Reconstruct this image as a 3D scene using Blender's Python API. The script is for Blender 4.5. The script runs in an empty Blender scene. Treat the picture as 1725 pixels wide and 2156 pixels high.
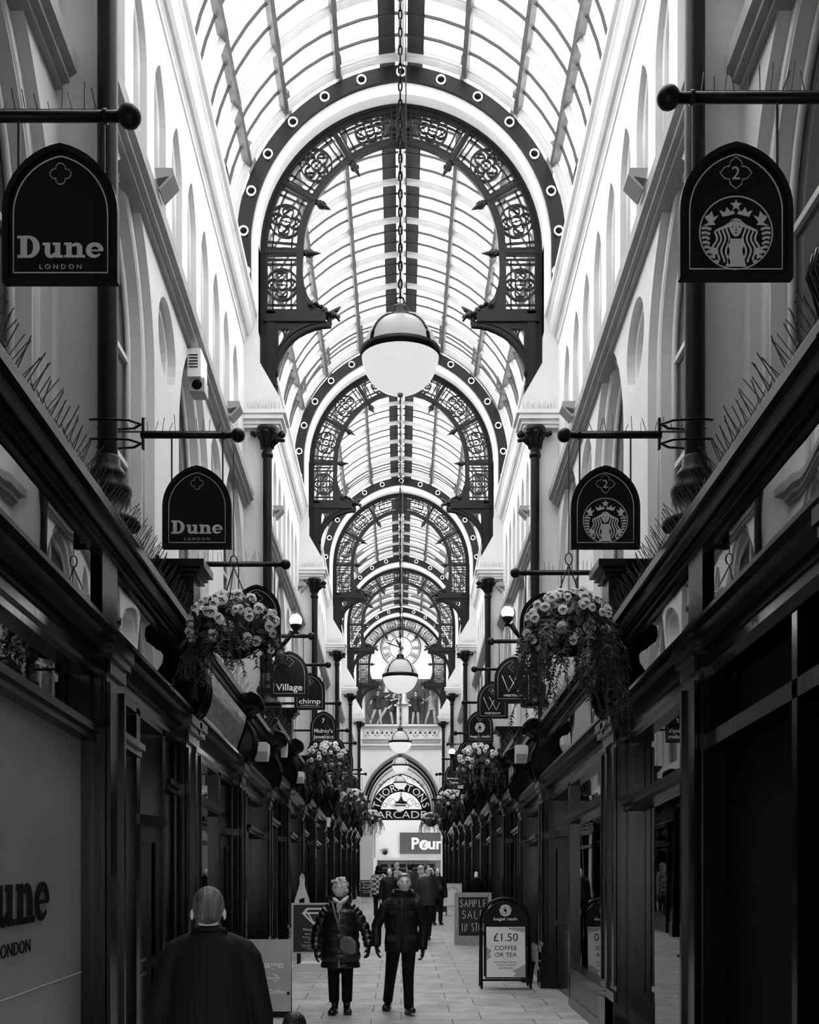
import bpy, bmesh, math, random
from math import sin, cos, pi, radians, sqrt, atan2, acos
from mathutils import Vector, Matrix, noise
from mathutils.geometry import tessellate_polygon
random.seed(7)
SC = bpy.context.scene
COL = SC.collection
# ------------------------------------------------------------------ camera, world, exposure
F = 2400.0; VX, VY, EYE = 845.0, 1803.0, 1.86
cd = bpy.data.cameras.new('camera'); cam = bpy.data.objects.new('camera', cd); COL.objects.link(cam)
cam.location = (0, 0, EYE); cam.rotation_euler = (pi/2, 0, 0)
cd.sensor_fit = 'VERTICAL'; cd.sensor_height = 36; cd.sensor_width = 36
cd.lens = 36*F/2156; cd.shift_x = (862.5-VX)/2156; cd.shift_y = (VY-1078)/2156
cd.clip_start = .05; cd.clip_end = 400
SC.camera = cam
w = bpy.data.worlds.new('world'); SC.world = w; w.use_nodes = True
bg = w.node_tree.nodes['Background']; bg.inputs[0].default_value = (1, 1, 1, 1); bg.inputs[1].default_value = 1.0
SC.view_settings.view_transform = 'Standard'; SC.view_settings.look = 'None'
SC.view_settings.exposure = 2.9; SC.view_settings.gamma = 1; SC.view_settings.use_curve_mapping = False
SC.cycles.max_bounces = 10; SC.cycles.transparent_max_bounces = 24

def S(D): return F/D
def PX(px, D): return (px-VX)*D/F
def PZ(py, D): return EYE+(VY-py)*D/F
# ------------------------------------------------------------------ materials
MATS = {}
def mat(name, v, rough=.5, spec=.5, bump=0, bs=30, var=0, vs=4, metal=0, stretch=None, coat=0, emit=0, sheen=0):
    if name in MATS: return MATS[name]
    m = bpy.data.materials.new(name); m.use_nodes = True; MATS[name] = m
    nt = m.node_tree; b = nt.nodes['Principled BSDF']
    b.inputs['Base Color'].default_value = (v, v, v, 1); b.inputs['Roughness'].default_value = rough
    b.inputs['Specular IOR Level'].default_value = spec; b.inputs['Metallic'].default_value = metal
    b.inputs['Coat Weight'].default_value = coat; b.inputs['Coat Roughness'].default_value = .08
    if emit:
        b.inputs['Emission Color'].default_value = (1, 1, 1, 1); b.inputs['Emission Strength'].default_value = emit
    if var or bump:
        tc = nt.nodes.new('ShaderNodeTexCoord'); mp = nt.nodes.new('ShaderNodeMapping')
        nt.links.new(tc.outputs['Object'], mp.inputs[0])
        if stretch: mp.inputs['Scale'].default_value = stretch
    if var:
        n = nt.nodes.new('ShaderNodeTexNoise'); n.inputs['Scale'].default_value = vs; n.inputs['Detail'].default_value = 6
        nt.links.new(mp.outputs[0], n.inputs['Vector'])
        r = nt.nodes.new('ShaderNodeValToRGB'); lo = v*(1-var); hi = min(1, v*(1+var))
        r.color_ramp.elements[0].position = .3; r.color_ramp.elements[1].position = .7
        r.color_ramp.elements[0].color = (lo, lo, lo, 1); r.color_ramp.elements[1].color = (hi, hi, hi, 1)
        nt.links.new(n.outputs['Fac'], r.inputs[0]); nt.links.new(r.outputs[0], b.inputs['Base Color'])
    if bump:
        n2 = nt.nodes.new('ShaderNodeTexNoise'); n2.inputs['Scale'].default_value = bs; n2.inputs['Detail'].default_value = 5
        nt.links.new(mp.outputs[0], n2.inputs['Vector'])
        bp = nt.nodes.new('ShaderNodeBump'); bp.inputs['Strength'].default_value = bump; bp.inputs['Distance'].default_value = .02
        nt.links.new(n2.outputs['Fac'], bp.inputs['Height']); nt.links.new(bp.outputs[0], b.inputs['Normal'])
    return m
def glassmat(name, ior, tint, gl, wave=0, wscale=1.2):
    m = bpy.data.materials.new(name); m.use_nodes = True; MATS[name] = m; nt = m.node_tree
    for n in list(nt.nodes): nt.nodes.remove(n)
    o = nt.nodes.new('ShaderNodeOutputMaterial'); mx = nt.nodes.new('ShaderNodeMixShader')
    t = nt.nodes.new('ShaderNodeBsdfTransparent'); t.inputs[0].default_value = (tint, tint, tint, 1)
    g = nt.nodes.new('ShaderNodeBsdfGlossy'); g.inputs['Color'].default_value = (gl, gl, gl, 1); g.inputs['Roughness'].default_value = .012
    f = nt.nodes.new('ShaderNodeFresnel'); f.inputs[0].default_value = ior
    nt.links.new(f.outputs[0], mx.inputs[0]); nt.links.new(t.outputs[0], mx.inputs[1]); nt.links.new(g.outputs[0], mx.inputs[2])
    nt.links.new(mx.outputs[0], o.inputs[0])
    if wave:
        tc = nt.nodes.new('ShaderNodeTexCoord'); n2 = nt.nodes.new('ShaderNodeTexNoise'); n2.inputs['Scale'].default_value = wscale; n2.inputs['Detail'].default_value = 1
        nt.links.new(tc.outputs['Object'], n2.inputs['Vector'])
        bp = nt.nodes.new('ShaderNodeBump'); bp.inputs['Strength'].default_value = wave; bp.inputs['Distance'].default_value = .05
        nt.links.new(n2.outputs['Fac'], bp.inputs['Height']); nt.links.new(bp.outputs[0], g.inputs['Normal']); nt.links.new(bp.outputs[0], f.inputs['Normal'])
    return m
M_plaster = mat('plaster', .6, .75, .3, bump=.25, bs=9, var=.06, vs=1.3)
M_trimw = mat('white trim paint', .66, .5, .4, bump=.08, bs=12, var=.05, vs=2)
M_string = mat('grey moulding paint', .26, .55, .4, bump=.1, bs=14, var=.15, vs=3)
M_cove = mat('cove paint', .55, .6, .4, bump=.1, bs=8, var=.1, vs=2)
M_rib = mat('roof rib paint', .42, .5, .4, bump=.05, bs=20, var=.08, vs=3)
M_purl = mat('purlin paint', .07, .6, .3, bump=.1, bs=20, var=.3, vs=6)
M_dkboard = mat('dark ridge board', .025, .6, .3, var=.3, vs=6)
M_iron = mat('dark iron paint', .005, .42, .2, bump=.08, bs=25, var=.3, vs=3)
M_wood = mat('dark shop paint', .003, .2, .26, bump=.05, bs=18, var=.3, vs=3, stretch=(1, 1, .15))
M_woodg = mat('varnished dark wood', .010, .18, .45, bump=.06, bs=12, var=.35, vs=5, stretch=(.4, .4, 3))
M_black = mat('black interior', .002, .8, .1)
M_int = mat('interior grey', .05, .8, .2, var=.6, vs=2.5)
M_sign = mat('sign dark enamel', .004, .45, .2, bump=.03, bs=30)
M_line = mat('sign line paint', .6, .5, .3)
M_white = mat('white letter paint', .93, .5, .3)
M_letterg = mat('grey letter paint', .6, .5, .3)
M_metal = mat('steel wire', .25, .35, .5, metal=.6)
M_wire = mat('dark wire', .05, .5, .4)
def opal(name, v, tr, em=.12):
    m = bpy.data.materials.new(name); m.use_nodes = True; MATS[name] = m; nt = m.node_tree; b = nt.nodes['Principled BSDF']; o = nt.nodes['Material Output']
    b.inputs['Base Color'].default_value = (v,v,v,1); b.inputs['Roughness'].default_value = .25
    t = nt.nodes.new('ShaderNodeBsdfTranslucent'); t.inputs[0].default_value = (tr,tr,tr,1); mx = nt.nodes.new('ShaderNodeMixShader'); mx.inputs[0].default_value = .6; b.inputs['Emission Color'].default_value = (1,1,1,1); b.inputs['Emission Strength'].default_value = em
    nt.links.new(b.outputs[0], mx.inputs[1]); nt.links.new(t.outputs[0], mx.inputs[2]); nt.links.new(mx.outputs[0], o.inputs[0]); return m
M_glob = opal('opal bowl glass', .85, .95)
M_globt = opal('ribbed upper glass', .5, .8, .03)
M_lit = mat('lit lamp glass', .8, .3, .4, emit=10.0)
M_boxw = mat('white plastic', .75, .45, .4)
M_boxg = mat('grey plastic', .3, .45, .4)
G_shop = glassmat('shop window glass', 3.4, .5, .95, .05, .8)
G_fascia = glassmat('old fascia glass', 3.6, .35, .9, .1, 1.1)
G_roof = glassmat('roof glass', 1.04, .93, .9)
# ------------------------------------------------------------------ mesh builder
I4 = Matrix.Identity(4)
class MB:
    def __init__(s): s.v = []; s.f = []; s.mi = []; s.sm = []
    def add(s, V, Fc, mi=0, sm=False, M=None):
        o = len(s.v)
        for p in V:
            p = Vector(p)
            if M is not None: p = M @ p
            s.v.append(p)
        for f in Fc: s.f.append([o+i for i in f]); s.mi.append(mi); s.sm.append(sm)
        return s
    def box(s, a, b, mi=0, M=None):
        x0, y0, z0 = a; x1, y1, z1 = b
        V = [(x0,y0,z0),(x1,y0,z0),(x1,y1,z0),(x0,y1,z0),(x0,y0,z1),(x1,y0,z1),(x1,y1,z1),(x0,y1,z1)]
        return s.add(V, [(0,3,2,1),(4,5,6,7),(0,1,5,4),(1,2,6,5),(2,3,7,6),(3,0,4,7)], mi, False, M)
    def bar(s, p, q, w, d=None, mi=0, up=(0,0,1), M=None):
        p = Vector(p); q = Vector(q); d = w if d is None else d
        t = (q-p).normalized(); u = Vector(up)
        if abs(t.dot(u)) > .97: u = Vector((0,1,0)) if abs(t.y) < .9 else Vector((1,0,0))
        a = t.cross(u).normalized()*w/2; b = a.cross(t).normalized()*d/2
        V = [p-a-b,p+a-b,p+a+b,p-a+b,q-a-b,q+a-b,q+a+b,q-a+b]
        return s.add(V, [(0,3,2,1),(4,5,6,7),(0,1,5,4),(1,2,6,5),(2,3,7,6),(3,0,4,7)], mi, False, M)
    def loft(s, P, R, n=12, mi=0, sm=True, up=(0,0,1), M=None, cap=True):
        """tube through points P with radii R (float or (a,b)); a is along side, b along the other"""
        P = [Vector(p) for p in P]; V = []; Fc = []
        u0 = Vector(up)
        for i, p in enumerate(P):
            t = (P[min(i+1, len(P)-1)]-P[max(i-1, 0)]).normalized()
            u = u0
            if abs(t.dot(u)) > .95: u = Vector((0,1,0)) if abs(t.y) < .9 else Vector((1,0,0))
            a = u.cross(t).normalized() if abs(t.dot(u)) < .999 else Vector((1,0,0)); b = t.cross(a).normalized()
            r = R[i] if isinstance(R, (list, tuple)) else R
            ra, rb = r if isinstance(r, (list, tuple)) else (r, r)
            for k in range(n):
                th = 2*pi*k/n; V.append(p+a*ra*cos(th)+b*rb*sin(th))
        m = len(P)
        for i in range(m-1):
            for k in range(n):
                k2 = (k+1) % n; Fc.append((i*n+k, i*n+k2, (i+1)*n+k2, (i+1)*n+k))
        s.add(V, Fc, mi, sm, M)
        if cap:
            o = len(s.v)-len(V)
            s.f.append([o+k for k in range(n)][::-1]); s.mi.append(mi); s.sm.append(False)
            s.f.append([o+(m-1)*n+k for k in range(n)]); s.mi.append(mi); s.sm.append(False)
        return s
    def lathe(s, prof, n=20, mi=0, M=None, sm=True, c=(0,0,0)):
        c = Vector(c); V = []; Fc = []
        for r, z in prof:
            for k in range(n): V.append(c+Vector((r*cos(2*pi*k/n), r*sin(2*pi*k/n), z)))
        for i in range(len(prof)-1):
            for k in range(n):
                k2 = (k+1) % n; Fc.append((i*n+k, i*n+k2, (i+1)*n+k2, (i+1)*n+k))
        return s.add(V, Fc, mi, sm, M)
    def ball(s, c, r, n=14, mi=0, M=None, sc=(1,1,1)):
        c = Vector(c); V = []; Fc = []; m = max(4, n//2)
        for i in range(m+1):
            a = pi*i/m
            for k in range(n):
                V.append(c+Vector((r*sc[0]*sin(a)*cos(2*pi*k/n), r*sc[1]*sin(a)*sin(2*pi*k/n), r*sc[2]*cos(a))))
        for i in range(m):
            for k in range(n):
                k2 = (k+1) % n; Fc.append((i*n+k, (i+1)*n+k, (i+1)*n+k2, i*n+k2))
        return s.add(V, Fc, mi, True, M)
    def plate(s, outer, holes=(), z0=0, z1=.02, mi=0, M=None, back=True):
        """2-D outline (x,y) with holes, extruded from z0 to z1"""
        loops = [list(outer)]+[list(h) for h in holes]
        tri = tessellate_polygon([[Vector((p[0], p[1], 0)) for p in l] for l in loops])
        flat = [p for l in loops for p in l]; n = len(flat)
        V = [(p[0], p[1], z1) for p in flat]+[(p[0], p[1], z0) for p in flat]; Fc = []
        for t in tri:
            a, b, c = t
            ar = (flat[b][0]-flat[a][0])*(flat[c][1]-flat[a][1])-(flat[c][0]-flat[a][0])*(flat[b][1]-flat[a][1])
            if abs(ar) < 1e-12: continue
            if ar < 0: b, c = c, b
            Fc.append((a, b, c))
            if back: Fc.append((a+n, c+n, b+n))
        o = 0
        for li, l in enumerate(loops):
            k = len(l); ar = sum(l[i][0]*l[(i+1) % k][1]-l[(i+1) % k][0]*l[i][1] for i in range(k))
            flip = (ar < 0) != (li > 0)
            for i in range(k):
                a = o+i; b = o+(i+1) % k
                Fc.append((a, b, b+n, a+n) if flip else (a, a+n, b+n, b))
            o += k
        return s.add(V, Fc, mi, False, M)
    def sweep(s, path, prof, closed=False, mi=0, sm=False, M=None, frame=None):
        """profile (a,b) swept along list of (point, A, B) frames"""
        V = []; Fc = []; n = len(prof)
        for p, A, B in path:
            p = Vector(p); A = Vector(A); B = Vector(B)
            for a, b in prof: V.append(p+A*a+B*b)
        m = len(path)
        for i in range(m if closed else m-1):
            j = (i+1) % m
            for k in range(n):
                k2 = (k+1) % n; Fc.append((i*n+k, i*n+k2, j*n+k2, j*n+k))
        if not closed: Fc.append(tuple(range(n))[::-1]); Fc.append(tuple((m-1)*n+k for k in range(n)))
        return s.add(V, Fc, mi, sm, M)
    def build(s, name, mats, parent=None, fix=True):
        me = bpy.data.meshes.new(name); me.from_pydata([tuple(p) for p in s.v], [], s.f)
        if not isinstance(mats, (list, tuple)): mats = [mats]
        for m in mats: me.materials.append(m)
        me.polygons.foreach_set('material_index', s.mi); me.polygons.foreach_set('use_smooth', s.sm)
        if fix:
            bm = bmesh.new(); bm.from_mesh(me); bmesh.ops.recalc_face_normals(bm, faces=bm.faces); bm.to_mesh(me); bm.free()
        me.update()
        o = bpy.data.objects.new(name, me); COL.objects.link(o)
        if parent is not None: o.parent = parent
        return o
def empty(name, loc=(0,0,0), rz=0):
    o = bpy.data.objects.new(name, None); COL.objects.link(o); o.location = loc; o.rotation_euler = (0, 0, rz); o.empty_display_size = .1
    return o
def tag(o, label=None, cat=None, group=None, kind=None):
    if label: o['label'] = label
    if cat: o['category'] = cat
    if group: o['group'] = group
    if kind: o['kind'] = kind
    return o
def thing(name, label, cat, loc=(0,0,0), group=None, rz=0): return tag(empty(name, loc, rz), label, cat, group)
def struct(o): o['kind'] = 'structure'; return o
CH = {}
def copy_tree(o, parent=None):
    c = o.copy(); COL.objects.link(c)
    if parent is not None: c.parent = parent
    for k in KIDS(o): copy_tree(k, c)
    return c
def KIDS(o): return list(o.children)
def frame_at(o, right, up):
    """matrix whose local x=right, y=up, z=normal"""
    r = Vector(right).normalized(); u = Vector(up).normalized(); n = r.cross(u)
    m = Matrix((r, u, n)).transposed().to_4x4(); m.translation = Vector(o); return m
def text(name, s, size, M, material, parent=None, width=None, height=None, ext=.002, align='CENTER', bold=0, raw=False, shear=0):
    cu = bpy.data.curves.new('t', 'FONT'); cu.body = s; cu.size = size; cu.align_x = align; cu.align_y = 'CENTER'
    cu.extrude = ext; cu.offset = bold; cu.shear = shear; cu.resolution_u = 3
    o = bpy.data.objects.new('t', cu); COL.objects.link(o); bpy.context.view_layer.update()
    me = bpy.data.meshes.new_from_object(o.evaluated_get(bpy.context.evaluated_depsgraph_get()))
    bpy.data.objects.remove(o); bpy.data.curves.remove(cu)
    xs = [v.co.x for v in me.vertices]; ys = [v.co.y for v in me.vertices]
    if xs:
        W = max(xs)-min(xs); Hh = max(ys)-min(ys); cx = (max(xs)+min(xs))/2; cy = (max(ys)+min(ys))/2
        sx = width/W if width else 1; sy = height/Hh if height else (sx if width else 1)
        if not width and height: sx = sy
        for v in me.vertices:
            x = (v.co.x-cx)*sx if align == 'CENTER' else v.co.x*sx
            v.co = M @ Vector((x, (v.co.y-cy)*sy, v.co.z))
    if raw: return me
    me.materials.clear(); me.materials.append(material); me.name = name
    ob = bpy.data.objects.new(name, me); COL.objects.link(ob)
    if parent is not None: ob.parent = parent
    return ob
def addmesh(mb, me, mi=0):
    mb.add([v.co.copy() for v in me.vertices], [list(p.vertices) for p in me.polygons], mi)
def parch(hw, rise, n=16):
    """pointed-arch curve from (hw,0) over (0,rise) to (-hw,0)"""
    c = (rise*rise-hw*hw)/(2*hw); R = hw+c; a1 = acos(max(-1, min(1, c/R)))
    r = [(-c+R*cos(a1*i/n), R*sin(a1*i/n)) for i in range(n+1)]
    return r+[(-x, y) for x, y in r[-2::-1]]
def circ(cx, cy, r, n=20, a0=0): return [(cx+r*cos(a0+2*pi*i/n), cy+r*sin(a0+2*pi*i/n)) for i in range(n)]
def stroke(mb, pts, wd, z0=0, z1=.003, mi=0, M=None, closed=False):
    """flat ribbon of width wd along a 2-D polyline (wd may be a list)"""
    n = len(pts); L = []; Rr = []; z1 += .0002*(len(mb.v) % 5)/1.0
    for i, p in enumerate(pts):
        a = pts[(i-1) % n] if (closed or i > 0) else p; b = pts[(i+1) % n] if (closed or i < n-1) else p
        t = Vector((b[0]-a[0], b[1]-a[1])); t = t.normalized() if t.length > 1e-9 else Vector((1, 0))
        w_ = (wd[i] if isinstance(wd, (list, tuple)) else wd)/2; nn = Vector((-t.y, t.x))*w_
        L.append((p[0]+nn.x, p[1]+nn.y)); Rr.append((p[0]-nn.x, p[1]-nn.y))
    V = [(x, y, z1) for x, y in L]+[(x, y, z1) for x, y in Rr]+[(x, y, z0) for x, y in L]+[(x, y, z0) for x, y in Rr]
    Fc = []
    for i in range(n if closed else n-1):
        j = (i+1) % n
        Fc += [(i, n+i, n+j, j), (2*n+i, 2*n+j, 3*n+j, 3*n+i), (i, j, 2*n+j, 2*n+i), (n+i, 3*n+i, 3*n+j, n+j)]
    if not closed: Fc += [(0, 2*n, 3*n, n), (n-1, 2*n-1, 4*n-1, 3*n-1)]
    mb.add(V, Fc, mi, False, M)
def rib_tube(mb, pts, r, n=6, mi=0, M=None, up=(0,1,0)): mb.loft(pts, r, n, mi, True, up, M)
# ------------------------------------------------------------------ bay grid
D0 = 9.51; BL = 11.35
def DK(k): return D0+BL*k
G = {0: -.08, 1: -.088, 2: -.035, 3: -.08, 4: -.06, 5: -.06}
XW = 2.88
def off(b, D): return G[b]*(D-DK(b))      # bay b ends at DK(b)
FD = 48.0
def floor_z(D): return 0 if D < FD else -.026*(D-FD)
# ------------------------------------------------------------------ floor
def floor_mat():
    m = bpy.data.materials.new('stone paving'); m.use_nodes = True; nt = m.node_tree; b = nt.nodes['Principled BSDF']
    tc = nt.nodes.new('ShaderNodeTexCoord'); br = nt.nodes.new('ShaderNodeTexBrick')
    br.inputs['Scale'].default_value = 1; br.inputs['Brick Width'].default_value = .92; br.inputs['Row Height'].default_value = .62
    br.inputs['Mortar Size'].default_value = .007; br.inputs['Mortar Smooth'].default_value = .3; br.offset = .37; br.inputs['Bias'].default_value = 0
    br.inputs['Color1'].default_value = (.36,.36,.36,1); br.inputs['Color2'].default_value = (.47,.47,.47,1); br.inputs['Mortar'].default_value = (.02,.02,.02,1)
    nt.links.new(tc.outputs['Object'], br.inputs['Vector'])
    n = nt.nodes.new('ShaderNodeTexNoise'); n.inputs['Scale'].default_value = 3; n.inputs['Detail'].default_value = 8
    nt.links.new(tc.outputs['Object'], n.inputs['Vector'])
    mx = nt.nodes.new('ShaderNodeMix'); mx.data_type = 'RGBA'; mx.blend_type = 'MULTIPLY'; mx.inputs[0].default_value = .8
    r = nt.nodes.new('ShaderNodeValToRGB'); r.color_ramp.elements[0].color = (.55,.55,.55,1); r.color_ramp.elements[1].color = (1,1,1,1)
    r.color_ramp.elements[0].position = .35; r.color_ramp.elements[1].position = .65
    nt.links.new(n.outputs['Fac'], r.inputs[0]); nt.links.new(br.outputs['Color'], mx.inputs[6]); nt.links.new(r.outputs[0], mx.inputs[7])
    nt.links.new(mx.outputs[2], b.inputs['Base Color']); b.inputs['Roughness'].default_value = .5
    wv = nt.nodes.new('ShaderNodeTexNoise'); wv.inputs['Scale'].default_value = 22; nt.links.new(tc.outputs['Object'], wv.inputs['Vector'])
    bp = nt.nodes.new('ShaderNodeBump'); bp.inputs['Strength'].default_value = .35; bp.inputs['Distance'].default_value = .01
    ad = nt.nodes.new('ShaderNodeMath'); ad.operation = 'SUBTRACT'; nt.links.new(wv.outputs['Fac'], ad.inputs[0]); nt.links.new(br.outputs['Fac'], ad.inputs[1])
    nt.links.new(ad.outputs[0], bp.inputs['Height']); nt.links.new(bp.outputs[0], b.inputs['Normal'])
    return m
M_floor = floor_mat()
f = MB(); ys = [-40, -2.3, FD, 95]
for a, b_ in zip(ys[:-1], ys[1:]):
    wd_ = 30 if a < -3 or a > 40 else 6
    f.add([(-wd_,a,floor_z(a)),(wd_,a,floor_z(a)),(wd_,b_,floor_z(b_)),(-wd_,b_,floor_z(b_))], [(0,1,2,3)])
struct(f.build('floor', M_floor))
# ------------------------------------------------------------------ upper walls
WINS = [2.65, 6.4, 10.1]; RND = [4.52, 8.25]
LANC = [1.0+1.035*i for i in range(10)]
def arch_hole(cx, base, hw, spring, rise, n=10):
    return [(cx-hw, base), (cx+hw, base)]+[(cx+x, spring+y) for x, y in parch(hw, rise, n)]
def wall_side(side, nm):
    mb = MB()
    def Mw(b):   # local (u=D, v=Z, w=outwards) with shear
        m = Matrix(((0,0,side,0),(1,0,0,0),(G[b],1,0,-G[b]*DK(b)),(0,0,0,1))); return m
    for b in range(0, 6):
        a, e = DK(b)-BL, DK(b); M = Mw(b)
        top = 11.75
        def holes(k):
            H = []
            for c in WINS: H.append(arch_hole(a+c, 4.3, 1.15-.22*k, 6.75, 1.75-.22*k))
            for c in RND: H.append(circ(a+c, 7.55, .52-.12*k, 24))
            for c in LANC: H.append(arch_hole(a+c, 8.62, .33-.1*k, 10.05, .62-.12*k, 7))
            return H
        mb.plate([(a,3.2),(e,3.2),(e,top),(a,top)], holes(0), XW, XW+.1, 0, M)
        mb.plate([(a,3.2),(e,3.2),(e,top),(a,top)], holes(1), XW+.1, XW+.30, 0, M)
        mb.add([(a,3.2,XW+.301),(e,3.2,XW+.301),(e,top+.3,XW+.301),(a,top+.3,XW+.301)], [(0,1,2,3)], 0, False, M)
        # roll mouldings inside the recesses
        for c in WINS:
            for hw, rs, d, r in ((1.0, 1.6, .13, .055), (.84, 1.45, .24, .035)):
                P = [(a+c+hw, 4.3, XW+d)]+[(a+c+x, 6.75+y, XW+d) for x, y in parch(hw, rs, 8)]+[(a+c-hw, 4.3, XW+d)]
                mb.loft([M @ Vector(p) for p in P], r, 8, 0, True, up=(side,0,0))
        for c in LANC:
            P = [(a+c+.27, 8.62, XW+.1)]+[(a+c+x, 10.05+y, XW+.1) for x, y in parch(.27, .55, 6)]+[(a+c-.27, 8.62, XW+.1)]
            mb.loft([M @ Vector(p) for p in P], .035, 6, 0, True, up=(side,0,0))
    o = mb.build(nm, M_plaster, fix=False); struct(o)
    return o
wall_side(-1, 'wall_left'); wall_side(1, 'wall_right')
WN = 0
M_sash = mat('window sash paint', .5, .5, .4); G_win = glassmat('upper window glass', 1.5, .25, .8)
for side in (-1, 1):
    for b in range(0, 5):
        for c in WINS:
            D = DK(b)-BL+c; WN += 1
            e = struct(empty('window_%d' % WN, (side*(XW+.28), D, 4.3+off(b, D))))
            M = Matrix(((0,0,-side,0),(1,0,0,0),(0,1,0,0),(0,0,0,1)))
            m = MB(); o1 = arch_hole(0, 0, .9, 2.45, 1.5, 8); o2 = arch_hole(0, .08, .82, 2.45, 1.42, 8)
            m.plate(o1, [o2], 0, .05, 0, M)
            m.box((-side*.0, -.03, .08), (-side*.05, .03, 3.8)); m.box((-side*.0, -.82, 1.2), (-side*.05, .82, 1.26)); m.box((-side*.0, -.82, 2.4), (-side*.05, .82, 2.46))
            m.build('window_frame', M_sash, e)
            p = MB(); p.plate(o2, [], .0, .01, 0, M); p.build('window_pane', mat('dark upper glass', .03, .08, .8), e)
# ------------------------------------------------------------------ cornices and string courses (sheared per bay)
TN = 0
def run(prof, side, a, e, b, material, nm, za=0):
    """profile (X,Z) run along D from a to e"""
    mb = MB(); n = len(prof); V = []
    for D in (a, e):
        for x, z in prof: V.append((side*x, D, z+off(b, D)+za))
    Fc = [(k, (k+1) % n, n+(k+1) % n, n+k) for k in range(n)]+[tuple(range(n)), tuple(range(n, 2*n))]
    mb.add(V, Fc); return mb.build(nm, material)
CORN = [(3.25,11.2),(2.93,11.2),(2.86,11.24),(2.86,11.32),(2.83,11.36)]+[(2.84-.13*sin(radians(t)), 11.66-.28*cos(radians(t))) for t in (0,20,40,60,80)]+[(2.68,11.66),(2.68,11.7),(2.63,11.74),(2.63,11.84),(3.25,11.84)]
STR = [(3.0,8.24),(2.82,8.24),(2.82,8.28),(2.76,8.3),(2.76,8.34),(2.70,8.38),(2.69,8.5),(2.74,8.53),(2.82,8.6),(3.0,8.64)]
for side in (-1, 1):
    for b in range(0, 6):
        a, e = DK(b)-BL+(.55 if b else 0), DK(b)
        TN += 1; struct(run(CORN, side, a, e, b, M_cove, 'trim_%d' % TN))
        TN += 1; struct(run(STR, side, a, e-.02, b, M_string, 'trim_%d' % TN))
# ------------------------------------------------------------------ roof
RR = 3.36; RC = .26; ZC = 13.1; AC = acos(RC/RR)
def rp(ang, r, side): return (side*(-RC+r*cos(ang)), ZC+r*sin(ang))
ceil = struct(empty('ceiling', (0, 10, ZC)))
ceil_inv = Matrix.Translation((0, -10, -ZC))
def bayrib(mb, D, width, r0, r1, a0=-.46, grooves=True, zoff=0, mi=0):
    for side in (-1, 1):
        n = 18; path = []
        for i in range(n+1):
            t = a0+(AC+.012-a0)*i/n
            x, z = rp(t, 0, side); er = Vector((side*cos(t), 0, sin(t)))
            path.append(((x, D, z+zoff), (0, 1, 0), er))
        w2 = width/2
        if grooves: prof = [(-w2, r1),(-w2, r0+.095),(-w2*.72, r0+.07),(-w2*.7, r0+.055),(-w2*.34, r0+.018),(-w2*.12, r0),(w2*.12, r0),(w2*.34, r0+.018),(w2*.7, r0+.055),(w2*.72, r0+.07),(w2, r0+.095),(w2, r1)]
        else: prof = [(-w2, r1),(-w2, r0),(w2, r0),(w2, r1)]
        mb.sweep(path, prof, mi=mi)
ribproto = None
for b in range(0, 6):
    a, e = DK(b)-BL, DK(b)
    nr = 8; st = BL/nr
    if b == 0: a = e-4*st; nr = 4
    for i in range(nr+1):
        D = a+st*i
        if i == 0: D += .45
        if ribproto is None:
            m = MB(); bayrib(m, 0, .18, RR-.03, RR+.10); ribproto = m.build('roof_rib', M_rib, ceil); r = ribproto
        else: r = ribproto.copy(); COL.objects.link(r)
        r.location = (0, D-10, off(b, D)-ZC)
    bars = MB()
    gl = MB()
    for i in range(nr):
        for q in (1, 2):
            D = a+st*(i+q/3); bayrib(bars, D, .024, RR+.045, RR+.095, grooves=False, zoff=off(b, D))
    for side in (-1, 1):
        n = 18
        V = []
        for i in range(n+1):
            t = -.46+(AC+.46)*i/n; x, z = rp(t, RR+.10, side)
            V += [(x, a, z+off(b, a)), (x, e, z+off(b, e))]
        gl.add(V, [(2*i, 2*i+1, 2*i+3, 2*i+2) for i in range(n)], 0, True)
    for o in (bars.build('glazing_bars', mat('glazing bar paint', .035, .6, .3), ceil), gl.build('roof_glass', G_roof, ceil)):
        o.location = (0, -10, -ZC)
    def purl(t, side, w_, dep, material, r0, nm):
        m = MB(); V = []
        er = Vector((side*cos(t), 0, sin(t))); ta = Vector((-side*sin(t), 0, cos(t)))
        for D in (a, e):
            x, z = rp(t, r0, side); p = Vector((x, D, z+off(b, D)))
            V += [p-ta*w_/2, p+ta*w_/2, p+ta*w_/2+er*dep, p-ta*w_/2+er*dep]
        m.add(V, [(0,1,2,3),(4,5,6,7),(0,1,5,4),(1,2,6,5),(2,3,7,6),(3,0,4,7)])
        o = m.build(nm, material, ceil); o.location = (0, -10, -ZC)
    for side in (-1, 1):
        for t in (25, 45, 65): purl(radians(t), side, .09, .16, M_purl, RR-.05, 'purlin')
        purl(AC-.075, side, .30, .03, M_dkboard, RR+.06, 'ridge_board')
    m = MB(); V = []
    zt = ZC+sqrt(RR*RR-RC*RC)
    for D in (a, e): V += [(-.06,D,zt-.1+off(b,D)),(.06,D,zt-.1+off(b,D)),(.06,D,zt+.15+off(b,D)),(-.06,D,zt+.15+off(b,D))]
    m.add(V, [(0,1,2,3),(4,5,6,7),(0,1,5,4),(1,2,6,5),(2,3,7,6),(3,0,4,7)]); o = m.build('ridge_beam', M_rib, ceil); o.location = (0, -10, -ZC)
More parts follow.
